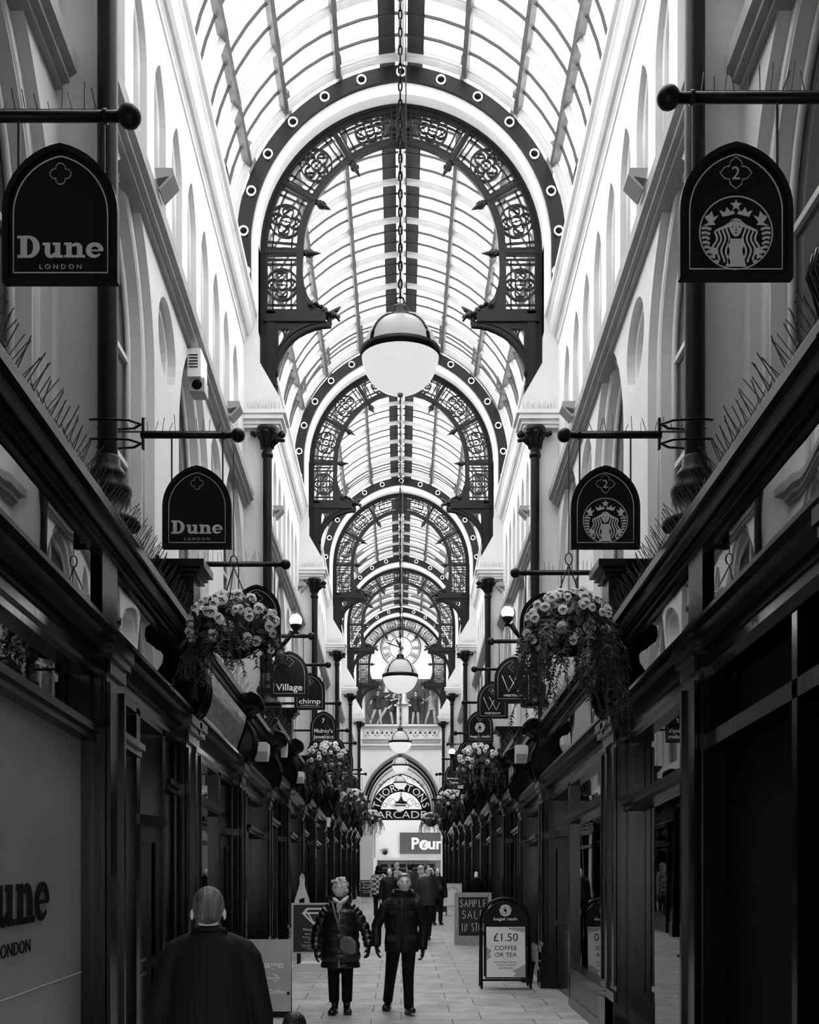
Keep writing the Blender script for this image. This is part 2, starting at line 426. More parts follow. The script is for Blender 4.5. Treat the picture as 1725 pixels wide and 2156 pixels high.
# unseen soffit and edge added over the camera to darken the near walls
m = MB(); m.box((-3.3, -2.2, 12.9), (3.3, D0-5.7, 13.1)); o = m.build('shade_soffit', M_black, ceil); o.location = (0, -10, -ZC)
m = MB(); m.plate([(-4.6,0),(-1.5,0)]+[(-1.5,2.2)]+[(-x, 2.2+z) for x, z in parch(1.5, 1.0, 8)]+[(1.5,0),(4.6,0),(4.6,13),(-4.6,13)], [], 0, .2, 0, Matrix(((1,0,0,0),(0,0,-1,-2.1),(0,1,0,0),(0,0,0,1)))); struct(m.build('wall_back', M_black))  # unseen end wall; opening added and sized to let light in from behind
m = MB(); m.box((-3.3, D0-5.8, 12.9), (3.3, D0-5.65, 17.6)); o = m.build('shade_soffit_edge', M_black, ceil); o.location = (0, -10, -ZC)
# ------------------------------------------------------------------ piers, columns, iron arches
def build_pier():
    e = empty('wall_pier')
    m = MB()
    for side in (-1, 1): pass
    return e
ORD = ['first', 'second', 'third', 'fourth', 'fifth', 'sixth']
def pier(side, k):
    D = DK(k); sd = 'left' if side < 0 else 'right'
    t = thing('wall_pier', 'white plaster pier with moulded ledge behind the %s iron column on the %s' % (ORD[k], sd), 'pier', (side*2.7, D, 3.9))
    I = Matrix.Translation((-side*2.7, -D, -3.9))
    m = MB(); m.box((side*2.55, D+.08, 3.9), (side*2.98, D+.6, 9.85), M=I)
    m.build('shaft', M_plaster, t)
    m = MB()
    for z0, z1, x0, dd in ((9.7,9.76,2.24,.02),(9.76,9.84,2.2,.05),(9.84,9.93,2.15,.1),(9.93,10.0,2.1,.13)):
        m.box((side*x0, D-dd, z0), (side*2.94, D+.62, z1), M=I)
    m.build('ledge', M_trimw, t)
    m = MB(); pts = [(2.96,10.0),(2.2,10.0),(2.2,10.12),(2.24,10.3),(2.62,10.96),(2.62,13.4),(3.3,13.4),(3.3,10.0)]
    Mp = I @ Matrix(((side,0,0,0),(0,0,1,D+.02),(0,1,0,0),(0,0,0,1)))
    m.plate(pts, [], 0, .55, 0, Mp); m.build('buttress', M_plaster, t)
    m = MB()   # bird wires on the ledge
    m.box((side*2.2, D-.07, 9.995), (side*2.85, D-.05, 10.01), M=I)
    for i in range(22):
        x = 2.22+.6*i/22+random.uniform(-.01,.01); m.bar((side*x, D-.06, 10.0), (side*(x+random.uniform(-.02,.02)), D-.06+random.uniform(-.03,.03), 10.0+random.uniform(.1,.17)), .006, M=I)
    m.build('bird_spikes', M_metal, t)
    # column
    c = thing('iron_column', 'dark slender iron column with leafy capital, %s from the camera on the %s wall' % (ORD[k], sd), 'column', (side*2.45, D, 4.6))
    m = MB(); m.lathe([(.085, .3),(.085, 4.55)], 16)
    m.lathe([(.0,4.55),(.1,4.55),(.11,4.6),(.1,4.65),(.085,4.65)], 16)
    m.build('shaft', M_iron, c)
    m = MB()
    m.lathe([(0,0),(.26,.0),(.275,.03),(.265,.07),(.19,.12),(.19,.26),(.2,.28),(.2,.33),(.14,.4),(.155,.43),(.14,.47),(.105,.52),(.105,.58),(.085,.6)], 20)
    m.build('bell_base', M_iron, c)
    m = MB(); m.lathe([(.085,4.65),(.09,4.75),(.12,4.9),(.16,5.0),(.19,5.04),(.19,5.1),(0,5.1)], 14)
    rnd = random.Random(3)
    for i in range(8):
        a = 2*pi*i/8; d = Vector((cos(a), sin(a), 0))
        m.loft([d*.09+Vector((0,0,4.72)), d*.13+Vector((0,0,4.88)), d*.2+Vector((0,0,5.0)), d*.24+Vector((0,0,4.93))], [(.035,.02),(.04,.02),(.035,.02),(.02,.02)], 8)
        m.ball(d*.23+Vector((0,0,4.96)), .035, 8)
    m.ball((-side*.27, 0, 4.98), .07, 10); m.ball((side*.27, 0, 5.0), .05, 10)
    m.loft([(-side*.1,0,4.8),(-side*.2,0,4.9),(-side*.32,0,4.86)], [.05,.06,.03], 8)
    m.build('capital', M_iron, c)
for k in range(0, 6):
    for side in (-1, 1): pier(side, k)

# arch in local coordinates: x across, z up with 0 at springing, y depth
def ring(m, hw0, r0, hw1, r1, y0, y1, leg=0, mi=0, n=22):
    o = parch(hw0, r0, n); i_ = parch(hw1, r1, n)
    out = [(hw0, -leg)]+o+[(-hw0, -leg)]; inn = [(hw1, -leg)]+i_+[(-hw1, -leg)]
    V = []; N = len(out)
    for (x, z) in out: V += [(x, y0, z), (x, y1, z)]
    for (x, z) in inn: V += [(x, y0, z), (x, y1, z)]
    Fc = []
    for j in range(N-1):
        a, b = 2*j, 2*j+2; c, d = 2*N+2*j, 2*N+2*j+2
        Fc += [(a, b, d, c), (a+1, c+1, d+1, b+1), (a, a+1, b+1, b), (c, d, d+1, c+1)]
    Fc += [(0, 2*N, 2*N+1, 1), (2*N-2, 2*N-1, 4*N-1, 4*N-2)]
    m.add(V, Fc, mi)
CI = (2.04**2-1.83**2)/(2*1.83); RI = 1.83+CI
CO = (2.72**2-2.58**2)/(2*2.58); RO = 2.58+CO
def apt(u, v):
    """u 0..1 along arc (0 springing, 1 crown), v 0 inner .. 1 outer ; right side"""
    a0 = u*acos(CI/RI); a1 = u*acos(CO/RO)
    xi, zi = -CI+RI*cos(a0), RI*sin(a0); xo, zo = -CO+RO*cos(a1), RO*sin(a1)
    return Vector((xi+(xo-xi)*v, 0, zi+(zo-zi)*v))
def quatre(m, c, ax, az, R, dep):
    """round quatrefoil rosette centred at c with in-plane axes ax, az"""
    def T(p, y=0): return c+ax*p[0]+az*p[1]+Vector((0, y, 0))
    def ribbon(pts, wd, closed=True):
        V = []; n = len(pts)
        for i, p in enumerate(pts):
            a = pts[(i-1) % n]; b = pts[(i+1) % n]; t = Vector((b[0]-a[0], b[1]-a[1])).normalized(); nn = Vector((-t.y, t.x))*wd/2
            for sgn in (1, -1):
                for y in (-dep/2, dep/2): V.append(T((p[0]+nn.x*sgn, p[1]+nn.y*sgn), y))
        Fc = []
        for i in range(n if closed else n-1):
            j = (i+1) % n; a = 4*i; b = 4*j
            Fc += [(a,b,b+1,a+1),(a+2,a+3,b+3,b+2),(a,a+2,b+2,b),(a+1,b+1,b+3,a+3)]
        m.add(V, Fc)
    ribbon(circ(0,0,R,28), R*.11)
    ribbon(circ(0,0,R*.32,16), R*.1)
    for k in range(4):
        a = pi/2*k; ca, sa = cos(a), sin(a)
        P = []
        for t in range(17):
            th = -2.3+4.6*t/16; x = R*.56+R*.36*cos(th); y = R*.33*sin(th); P.append((ca*x-sa*y, sa*x+ca*y))
        ribbon(P, R*.1, False)
        ribbon([(ca*R*.3, sa*R*.3), (ca*R*.08, sa*R*.08)], R*.07, False)
        P = [(ca*x-sa*y, sa*x+ca*y) for x, y in ((R*.4, -R*.26),(R*.66,0),(R*.4,R*.26))]
        ribbon(P, R*.08, False)
        P = [(ca*x-sa*y, sa*x+ca*y) for x, y in ((R*.78, -R*.24),(R*.72,0),(R*.78,R*.24))]
        ribbon(P, R*.08, False)
    m.ball(T((0,0)), R*.09, 8)
def panel(side, u0, u1, straight=False):
    m = MB(); dep = .05
    def Q(u, v):
        if straight: p = Vector((1.93+(2.5-1.93)*v, 0, -.08-(1.02)*(1-u)))
        else: p = apt(u0+(u1-u0)*u, .125+.785*v)
        return Vector((side*p.x, p.y, p.z))
    def line(pa, pb, wd, n=6):
        prev = None
        for i in range(n+1):
            u = pa[0]+(pb[0]-pa[0])*i/n; v = pa[1]+(pb[1]-pa[1])*i/n; p = Q(u, v)
            if prev is not None: m.bar(prev, p, wd, dep, up=(0,1,0))
            prev = p
    for u in (.04, .96): line((u,0),(u,1), .03, 1)
    for v in (.0, 1.0): line((.04,v),(.96,v), .035)
    for u in (.13, .87): line((u,0),(u,1), .032, 1)
    for v in (.2, .8): line((.04,v),(.96,v), .03)
    c = Q(.5,.5); ax = (Q(.5,1)-Q(.5,0)); R = ax.length*.5*1.02; ax.normalize(); az = (Q(.55,.5)-Q(.45,.5)).normalized()
    # clear the middle: rosette
    quatre(m, c, ax, az, R, dep*1.3)
    return m
def build_arch():
    t = empty('iron_arch')
    m = MB(); ring(m, 2.58, 2.72, 2.50, 2.63, -.035, .035, 2.35); ring(m, 2.62, 2.76, 2.56, 2.70, -.05, .05, 2.35)
    ring(m, 2.52, 2.65, 2.48, 2.61, -.045, .045, 1.1)
    m.build('outer_rim', M_iron, t)
    m = MB(); ring(m, 1.93, 2.13, 1.83, 2.04, -.035, .035, .0); ring(m, 1.95, 2.15, 1.92, 2.12, -.04, .04, .0); ring(m, 1.86, 2.065, 1.81, 2.02, -.045, .045, 0)
    for side in (-1, 1):   # straight legs of inner rim, then curve to the ornament
        pts = [(1.95,0),(1.81,0),(1.83,-.35),(1.80,-.6),(1.72,-.85),(1.55,-1.05),(1.38,-1.13),(1.38,-1.2),(1.95,-1.2)]
        m.plate([(side*x, z) for x, z in pts], [], -.06, .06, 0, Matrix(((1,0,0,0),(0,0,1,0),(0,1,0,0),(0,0,0,1))))
        P = [(side*1.86,0,0),(side*1.86,0,-.35),(side*1.84,0,-.6),(side*1.76,0,-.85),(side*1.6,0,-1.03)]
        m.loft(P, .035, 6, up=(0,1,0))
    m.build('inner_rim', M_iron, t)
    for side in (-1, 1):
        panel(side, 0, 0, True).build('tracery_panel', M_iron, t)
        for j in range(3): panel(side, j/3+.012, (j+1)/3-.012).build('tracery_panel', M_iron, t)
        for j in range(3):
            m = MB()
            p, q = apt(j/3, .0), apt(j/3, 1.0); p.x *= side; q.x *= side
            m.bar(p, q, .10, .09, up=(0,1,0)); m.bar(p, q, .045, .11, up=(0,1,0)); m.build('radial_bar', M_iron, t)
            d = (p-q).normalized(); m = MB()
            m.loft([p, p+d*.05, p+d*.06, p+d*.09, p+d*.13, p+d*.18, p+d*.34], [.05,.05,.07,.075,.055,.05,.004], 10, up=(0,1,0))
            for s_ in (-1, 1):
                nn = Vector((-d.z, 0, d.x))*s_; m.loft([p+d*.08, p+d*.12+nn*.07, p+d*.2+nn*.06], [.02,.025,.006], 6, up=(0,1,0))
            m.build('bud_finial', M_iron, t)
        # leg, lower bracket
        m = MB()
        m.box((side*2.34, -.07, -2.35), (side*2.5, .07, -1.1))
        m.box((side*1.40, -.09, -1.3), (side*2.56, .09, -1.16)); m.box((side*1.4, -.07, -1.2), (side*2.5, .07, -1.1))
        m.box((side*2.3, -.12, -2.5), (side*2.62, .12, -2.35)); m.box((side*2.28, -.1, -2.62), (side*2.6, .1, -2.5)); m.box((side*2.32, -.1, -3.1), (side*2.6, .1, -2.62))
        m.build('leg', M_iron, t)
        m = MB(); MM = Matrix(((1,0,0,0),(0,0,1,0),(0,1,0,0),(0,0,0,1)))
        arc = [(1.28+1.08*(1-cos(radians(a)))-0.0, -1.36-.0-.95*(1-sin(radians(90-a)))) for a in range(0, 91, 9)]
        arc = [(1.30+1.04*sin(radians(a)), -1.36-.95*(1-cos(radians(a)))) for a in range(0, 91, 9)]
        poly = [(2.4,-1.3),(1.28,-1.3)]+arc+[(2.4,-2.31)]
        hole = [(2.02,-1.42),(2.26,-1.42),(2.28,-1.5),(2.28,-1.75),(2.2,-1.62),(2.1,-1.5)]
        m.plate([(side*x, z) for x, z in poly], [[(side*x, z) for x, z in hole]], -.05, .05, 0, MM)
        m.loft([(side*x, 0, z) for x, z in arc], .045, 8, up=(0,1,0)); m.loft([(side*(x+.07), -.05, z+.06) for x, z in arc], .02, 6, up=(0,1,0))
        m.loft([(side*2.12,0,-1.43),(side*2.16,0,-1.52),(side*2.12,0,-1.6)], .015, 6, up=(0,1,0)); m.loft([(side*2.2,0,-1.43),(side*2.17,0,-1.55),(side*2.22,0,-1.68)], .015, 6, up=(0,1,0))
        m.build('bracket', M_iron, t)
        m = MB(); rnd = random.Random(11)   # winged beast ornament
        for w_ in range(5):
            o_ = .045*w_
            m.loft([(side*(1.86-o_*.3), -.03*w_+.05, -.62-o_*.5), (side*(1.74-o_*.2), -.03*w_+.05, -.84-o_), (side*(1.6-o_*.1), 0, -.98-o_*.8)], [.008,.028,.035], 6, up=(0,1,0))
        for i in range(34):
            u = rnd.random(); x = 1.68-.5*u+rnd.uniform(-.06,.06); z = -1.0-.16*u+rnd.uniform(-.1,.09)*(1.2-u)
            m.ball((side*x, rnd.uniform(-.08,.08), z), rnd.uniform(.03,.06), 8, sc=(1, 1, rnd.uniform(.6,1.2)))
        m.loft([(side*1.3,0,-1.12),(side*1.2,0,-1.06),(side*1.13,0,-1.0)], [.05,.045,.02], 8, up=(0,1,0)); m.loft([(side*1.28,0,-1.14),(side*1.18,0,-1.2),(side*1.15,0,-1.27)], [.05,.035,.02], 8, up=(0,1,0))
        m.loft([(side*1.36,0,-1.2),(side*1.32,0,-1.28),(side*1.3,0,-1.34)], [.05,.04,.02], 8, up=(0,1,0))
        m.build('winged_ornament', M_iron, t)
    m = MB()
    m.box((-.1,-.1,2.0),(.1,.1,2.72)); m.box((-.2,-.06,2.02),(-.16,.06,2.68)); m.box((.16,-.06,2.02),(.2,.06,2.68))
    for z in (2.12, 2.3, 2.52): m.box((-.22,-.05,z),(.22,.05,z+.035))
    m.build('crown_post', M_iron, t)
    m = MB(); ring(m, 2.76, 2.99, 2.62, 2.77, -.3, .1, 1.6); m.build('white_reveal', M_trimw, t)
    m = MB(); ring(m, 3.02, 3.28, 2.76, 2.99, -.34, -.26, 1.6); ring(m, 2.8, 3.03, 2.75, 2.98, -.38, -.3, 1.6); m.build('fascia_band', M_iron, t)
    cb = (3.13**2-2.89**2)/(2*2.89); Rb = 2.89+cb; ac = acos(cb/Rb)
    bs = MB(); bs.ball((0,-.01,0), .055, 10, 0, sc=(1,.6,1)); 
    V = []; N = 20
    for r, y in ((.062,0),(.062,-.02),(.085,-.02),(.085,0)):
        pass
    prof = [(.066,0),(.066,-.03),(.09,-.03),(.09,0)]
    for i in range(N):
        a = 2*pi*i/N
        for r, y in prof: V.append((r*cos(a), y, r*sin(a)))
    Fc = []
    for i in range(N):
        j = (i+1) % N
        for k in range(4): Fc.append((4*i+k, 4*i+(k+1) % 4, 4*j+(k+1) % 4, 4*j+k))
    bs.add(V, Fc, 1)
    proto = bs.build('porthole_boss', [M_black, M_white], t); proto.location = (0, -.35, 3.13)
    for side in (-1, 1):
        for j in range(1, 8):
            a = ac*(1-j/6.3); c = proto.copy(); COL.objects.link(c); c.parent = t; c.location = (side*(-cb+Rb*cos(a)), -.35, Rb*sin(a))
    return t
a0_ = build_arch()
for k in range(1, 6):
    a = a0_ if k == 1 else copy_tree(a0_)
    a.location = (0, DK(k)+.35, ZC-(.02 if k < 5 else .02))
    tag(a, 'dark cast iron arch with quatrefoil tracery, %s one counting away from the camera' % ORD[k-1] if k < 5 else 'dark traceried iron arch directly in front of the white clock wall', 'arch', 'iron arches across the arcade')

# ------------------------------------------------------------------ globe lamps
def build_lamp():
    t = empty('globe_lamp'); R = .322
    m = MB(); pr = [(R*sin(radians(a)), -R*cos(radians(a))) for a in range(0, 91, 6)]; pr[0] = (.001, -R)
    m.lathe(pr, 40); m.build('opal_bowl', M_glob, t)
    m = MB(); m.lathe([(.0,-R-.03),(.02,-R-.025),(.025,-R),(.0,-R+.01)], 12); m.build('bottom_finial', M_metal, t)
    m = MB(); m.lathe([(R*.995*sin(radians(a)), R*.995*cos(radians(a))) for a in range(90, 12, -6)]+[(.06,R*.98)], 40); m.build('upper_glass', M_globt, t)
    m = MB(); m.lathe([(R+.004,-.03),(R+.014,-.03),(R+.014,.035),(R+.004,.035),(R+.004,-.03)], 40)
    for a in range(4):
        th = pi/4+a*pi/2; m.ball((cos(th)*(R+.02), sin(th)*(R+.02), 0), .018, 8)
    m.build('equator_band', M_iron, t)
    for a in range(4):
        m = MB(); th = pi/4+a*pi/2; P = [((R+.006)*cos(radians(e))*cos(th), (R+.006)*cos(radians(e))*sin(th), (R+.006)*sin(radians(e))) for e in range(0, 84, 8)]
        m.loft(P, [(.016,.008)]*len(P), 6); m.build('strap', M_iron, t)
    m = MB(); m.lathe([(.11,R-.03),(.1,R+.0),(.075,R+.02),(.07,R+.07),(.05,R+.09),(.0,R+.1)], 16)
    P = [(.035*cos(a/8*2*pi), 0, R+.13+.035*sin(a/8*2*pi)) for a in range(9)]; m.loft(P, .008, 6, up=(0,1,0))
    m.build('cap', M_iron, t)
    return t
lamp0 = build_lamp()
def chain(name, parent, z0, z1, rl=.022, step=.075, r=.006, y=0):
    m = MB(); z = z0; i = 0
    while z < z1:
        P = []
        for a in range(9):
            th = a/8*2*pi; u = rl*cos(th)*.65; v = step*.62*sin(th)
            P.append((u if i % 2 else 0, y+(0 if i % 2 else u), z+step/2+v))
        m.loft(P, r, 4, up=(0,1,0) if i % 2 else (1,0,0), cap=False); z += step; i += 1
    return m.build(name, M_iron, parent)
lampz = [6.04, 5.2, 5.12, 5.36, 5.43, 4.8]
for k in range(6):
    l = lamp0 if k == 0 else copy_tree(lamp0)
    D = DK(k) if k else D0
    top = 14.8 if k else 12.3
    l.location = (PX(843, D), D+(.3 if k else 0), lampz[k])
    if k < 5: tag(l, ['largest half-opal globe lamp, hanging nearest the camera under the first visible arch', 'second half-opal globe lamp on the chain line, overlapping the clock face', 'third globe lamp from the camera, hanging before the trefoil frieze', 'fourth globe lamp from the camera, before the crown of the end archway', 'fifth globe lamp from the camera, covering the middle of the curved name board'][k], 'lamp', 'half-opal globe lamps on chains')
    else: tag(l, 'smallest farthest globe lamp, hanging above the straight lower name board', 'lamp', 'half-opal globe lamps on chains')
for k in range(6):
    l = [o for o in COL.objects if o.name.startswith('globe_lamp') and not o.parent][k]
    c = chain('chain', l, .322+.16, (15.2 if k else 12.25)-lampz[k], step=.075 if k < 2 else .12, r=.007)
    m = MB(); m.loft([(.05,0,.5),(.045,.02,3),(.03,.0,6)], .006, 5); m.build('cable', M_metal, l)

# ------------------------------------------------------------------ shopfronts
M_stall = mat('stall riser stone', .09, .35, .5, bump=.05, bs=10, var=.35, vs=4)
M_film = mat('frosted window film', .22, .35, .5, var=.12, vs=1.2)
M_foil = mat('bright fascia panel', .3, .25, .6, bump=.1, bs=10, var=.3, vs=4, stretch=(1,1,4))
M_orn = mat('gilt ornament', .35, .4, .5)
class Shop:
    def __init__(s, side, Da, Db, zc, g, label, near=False, gl=None):
        s.side, s.Da, s.Db, s.zc, s.g = side, Da, Db, zc, g
        s.t = thing('shopfront', label, 'shopfront', (side*2.1, Da, floor_z(Da)))
        s.o = Vector((side*2.1, Da, floor_z(Da)))
        s.fl = floor_z(Da)
    def zz(s, D): return s.g*(D-s.Da)
    def P(s, X, D, Z, sl=True): return Vector((s.side*X, D, Z+(s.zz(D) if sl else 0)))-s.o
    def run(s, prof, a, b, nm, material, sl=True, mi=0):
        m = MB(); n = len(prof); V = [s.P(x, D, z, sl) for D in (a, b) for x, z in prof]
        m.add(V, [(k, (k+1) % n, n+(k+1) % n, n+k) for k in range(n)]+[tuple(range(n)), tuple(range(n, 2*n))])
        return m.build(nm, material, s.t)
    def box(s, m, X0, X1, a, b, z0, z1, s0=False, s1=True):
        V = []
        for D in (a, b):
            V += [s.P(X0,D,z0,s0), s.P(X1,D,z0,s0), s.P(X1,D,z1,s1), s.P(X0,D,z1,s1)]
        m.add(V, [(0,1,2,3),(4,5,6,7),(0,1,5,4),(1,2,6,5),(2,3,7,6),(3,0,4,7)])
    def pilaster(s, a, b, base=.5):
        m = MB(); zc = s.zc; f = s.fl
        s.box(m, 2.0, 2.35, a, b, f, zc)
        s.box(m, 1.96, 2.3, a-.03, b+.03, f, f+base); s.box(m, 1.975, 2.3, a-.015, b+.015, f+base, f+base+.05)
        w_ = (b-a)
        for (z0, z1) in ((f+base+.15, zc-.3),):
            for (u0, u1) in ((a+.0, a+.05), (b-.05, b)): s.box(m, 1.975, 2.01, u0, u1, z0, z1)
            s.box(m, 1.975, 2.01, a, b, z1, z1+.06); s.box(m, 1.975, 2.01, a, b, z0-.06, z0)
        # the side facing the camera has a raised panel too
        for xx in ((2.03, 2.06), (2.25, 2.28)): s.box(m, xx[0], xx[1], a-.02, a+.01, f+base+.1, zc-.25)
        s.box(m, 1.95, 2.32, a-.04, b+.04, zc-.14, zc-.08, True); s.box(m, 1.93, 2.32, a-.06, b+.06, zc-.08, zc, True)
        m.build('pilaster', M_wood, s.t)
    def glass(s, a, b, z0=.5, tr=None, film=False, G_=None):
        zt = s.zc-.22; f = s.fl; m = MB()
        # frame
        for (u0, u1) in ((a, a+.06), (b-.06, b)): s.box(m, 2.1, 2.22, u0, u1, f+z0, zt)
        s.box(m, 2.08, 2.24, a, b, f+z0-.08, f+z0, False, False); s.box(m, 2.1, 2.22, a, b, zt-.05, zt, True)
        tz = (s.zc-.75) if tr is None else tr
        s.box(m, 2.07, 2.2, a, b, tz, tz+.05, True); s.box(m, 2.04, 2.2, a, b, tz+.05, tz+.1, True)
        m.build('window_frame', M_wood, s.t)
        m = MB(); s.box(m, 2.11, 2.3, a, b, f, f+z0-.08, False, False); s.box(m, 2.09, 2.3, a, b, f, f+.12, False, False); m.build('stall_riser', M_stall, s.t)
        m = MB(); V = [s.P(2.165,a+.05,f+z0,False), s.P(2.165,b-.05,f+z0,False), s.P(2.165,b-.05,zt), s.P(2.165,a+.05,zt)]
        m.add(V, [(0,1,2,3)]); o = m.build('window_pane', G_ or G_shop, s.t, fix=False)
        if s.side > 0: 
            for p in o.data.polygons: p.flip()
        if film:
            m = MB(); V = [s.P(2.16,a+.05,f+z0,False), s.P(2.16,b-.05,f+z0,False), s.P(2.16,b-.05,tz), s.P(2.16,a+.05,tz)]
            m.add(V, [(0,1,2,3)]); m.build('frosted_film', M_film, s.t)
    def door(s, a, b):
        m = MB(); f = s.fl; zt = s.zc-.22
        for (u0, u1) in ((a, a+.07), (b-.07, b)): s.box(m, 2.1, 2.3, u0, u1, f, zt)
        s.box(m, 2.08, 2.3, a, b, f+2.12, f+2.2, False, False); s.box(m, 2.1, 2.3, a, b, zt-.06, zt, True)
        m.build('door_frame', M_wood, s.t)
        m = MB(); s.box(m, 2.2, 2.25, a+.07, b-.07, f+.02, f+2.12, False, False)
        for z0, z1 in ((.15,.85),(1.0,1.95)):
            for (u0, u1) in ((a+.16, a+.19), (b-.19, b-.16)): s.box(m, 2.18, 2.21, u0, u1, f+z0, f+z1, False, False)
            s.box(m, 2.18, 2.21, a+.16, b-.16, f+z1, f+z1+.03, False, False); s.box(m, 2.18, 2.21, a+.16, b-.16, f+z0-.03, f+z0, False, False)
        d = m.build('door', M_wood, s.t)
        m = MB(); s.box(m, 2.165, 2.185, a+.3, a+.34, f+1.25, f+1.55, False, False); m.build('door_plate', M_letterg, d)
        m = MB(); V = [s.P(2.21,a+.05,f+2.2,False), s.P(2.21,b-.05,f+2.2,False), s.P(2.21,b-.05,zt), s.P(2.21,a+.05,zt)]; m.add(V, [(0,1,2,3)])
        o = m.build('fanlight', G_shop, s.t, fix=False)
        if s.side > 0:
            for p in o.data.polygons: p.flip()
    def upper(s, a, b, kind='wood', gap=None, h=.6):
        """lower beam, fascia, cornice"""
        z = s.zc
        s.run([(2.3,z-.25),(2.12,z-.25),(2.08,z-.2),(2.08,z-.12),(2.02,z-.1),(2.0,z-.04),(1.95,z-.02),(1.93,z+.03),(1.93,z+.06),(2.06,z+.07),(2.3,z+.07)], a, b, 'lower_moulding', M_wood)
        s.run([(2.3,z+.07),(2.09,z+.07),(2.09,z+h),(2.3,z+h)], a, b, 'fascia_board', M_wood if kind == 'glass' else M_woodg)
        if kind == 'glass':
            for (u0, u1) in (gap or [(a+.05, b-.05)]):
                m = MB(); V = [s.P(2.07,u0,z+.08), s.P(2.07,u1,z+.08), s.P(2.07,u1,z+h-.02), s.P(2.07,u0,z+h-.02)]; m.add(V, [(0,1,2,3)])
                o = m.build('fascia_glass', G_fascia, s.t, fix=False)
                if s.side > 0:
                    for p in o.data.polygons: p.flip()
            if gap:
                for (u0, u1), (v0, v1) in zip(gap[:-1], gap[1:]):
                    m = MB(); s.box(m, 2.03, 2.1, u1, v0, z+.07, z+h, True); m.build('fascia_post', M_wood, s.t)
        else:
            m = MB()
            for zz0 in (z+.1, z+h-.08): s.box(m, 2.06, 2.1, a+.1, b-.1, zz0, zz0+.035, True)
            s.box(m, 2.06, 2.1, a+.1, a+.13, z+.1, z+h-.05, True); s.box(m, 2.06, 2.1, b-.13, b-.1, z+.1, z+h-.05, True)
            m.build('fascia_frame', M_wood, s.t)
        c = z+h
        s.run([(2.3,c-.02),(2.05,c-.02),(2.03,c+.01),(2.03,c+.04),(2.0,c+.05),(2.0,c+.08),(1.98,c+.07),(1.98,c+.085),(1.95,c+.1),(1.94,c+.12),(1.91,c+.125),(1.90,c+.14),(1.90,c+.2),(1.92,c+.21),(2.95,c+.26),(2.95,c+.2)], a, b, 'cornice', M_wood)
    def console(s, D, wd=.28, h=.6):
        z = s.zc; m = MB(); prof = [(2.2,z+.0),(1.96,z+.0),(1.90,z+.06),(1.86,z+.16),(1.84,z+.28),(1.86,z+.40),(1.92,z+.50),(1.93,z+.58),(1.90,z+.64),(1.84,z+.68),(1.78,z+.71),(1.76,z+.77),(1.77,z+.83),(1.82,z+.87),(1.9,z+.89),(2.2,z+.90)]
        zo = s.zz(D)
        Mp = Matrix(((s.side,0,0,-s.o.x),(0,0,1,D-s.o.y),(0,1,0,zo-s.o.z),(0,0,0,1)))
        m.plate(prof, [], 0, wd, 0, Mp)
        for d in (-.01, wd*.33, wd*.62, wd+.01):
            m.loft([Mp @ Vector((x-.008, zq, d)) for x, zq in prof[1:-1]], .018, 6, up=(0,1,0))
        m.loft([Mp @ Vector((1.84, z+.78, -.02)), Mp @ Vector((1.84, z+.78, wd+.02))], .08, 14)
        m.build('console', M_wood, s.t)
    def block(s, D, wd=.34):
        """capped block above the console"""
        z = s.zc+s.zz(D); m = MB(); o = s.o
        for x0, x1, d, z0, z1 in ((1.93,2.35,0,.9,1.28),(1.89,2.39,.03,1.28,1.32),(1.86,2.42,.06,1.32,1.36),(1.82,2.45,.1,1.36,1.43)):
            a = Vector((s.side*x0, D-d, z+z0))-o; b = Vector((s.side*x1, D+wd+d, z+z1))-o
            m.box((min(a.x,b.x),a.y,a.z),(max(a.x,b.x),b.y,b.z))
        m.build('capped_block', M_wood, s.t)
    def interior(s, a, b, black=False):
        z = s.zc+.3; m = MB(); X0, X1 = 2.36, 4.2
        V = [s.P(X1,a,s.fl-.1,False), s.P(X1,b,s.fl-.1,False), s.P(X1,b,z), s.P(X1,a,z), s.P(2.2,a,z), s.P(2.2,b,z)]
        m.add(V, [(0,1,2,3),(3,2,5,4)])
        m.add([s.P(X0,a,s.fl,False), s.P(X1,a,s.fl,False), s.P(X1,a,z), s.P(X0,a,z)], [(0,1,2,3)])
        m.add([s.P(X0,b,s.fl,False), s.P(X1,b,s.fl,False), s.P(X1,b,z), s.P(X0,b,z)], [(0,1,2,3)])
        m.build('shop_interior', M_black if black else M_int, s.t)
    def spikes(s, a, b, n, hh=.16, dens=1):
        m = MB(); c = s.zc+.6+.21; rnd = random.Random(int(s.Da*10))
        for i in range(n):
            D = a+(b-a)*(i+rnd.random()*.4)/n
            for q in range(2):
                p = s.P(1.93, D, c); e = s.P(1.93-(.09 if q else -.07)+rnd.uniform(-.03,.03), D+rnd.uniform(-.05,.05), c+hh*rnd.uniform(.75,1.05))
                m.bar(p, e, .0045)
        s.run([(1.91,c),(1.95,c),(1.95,c+.012),(1.91,c+.012)], a, b, 'spike_strip', M_metal)
        m.build('bird_spikes', M_wire, s.t)
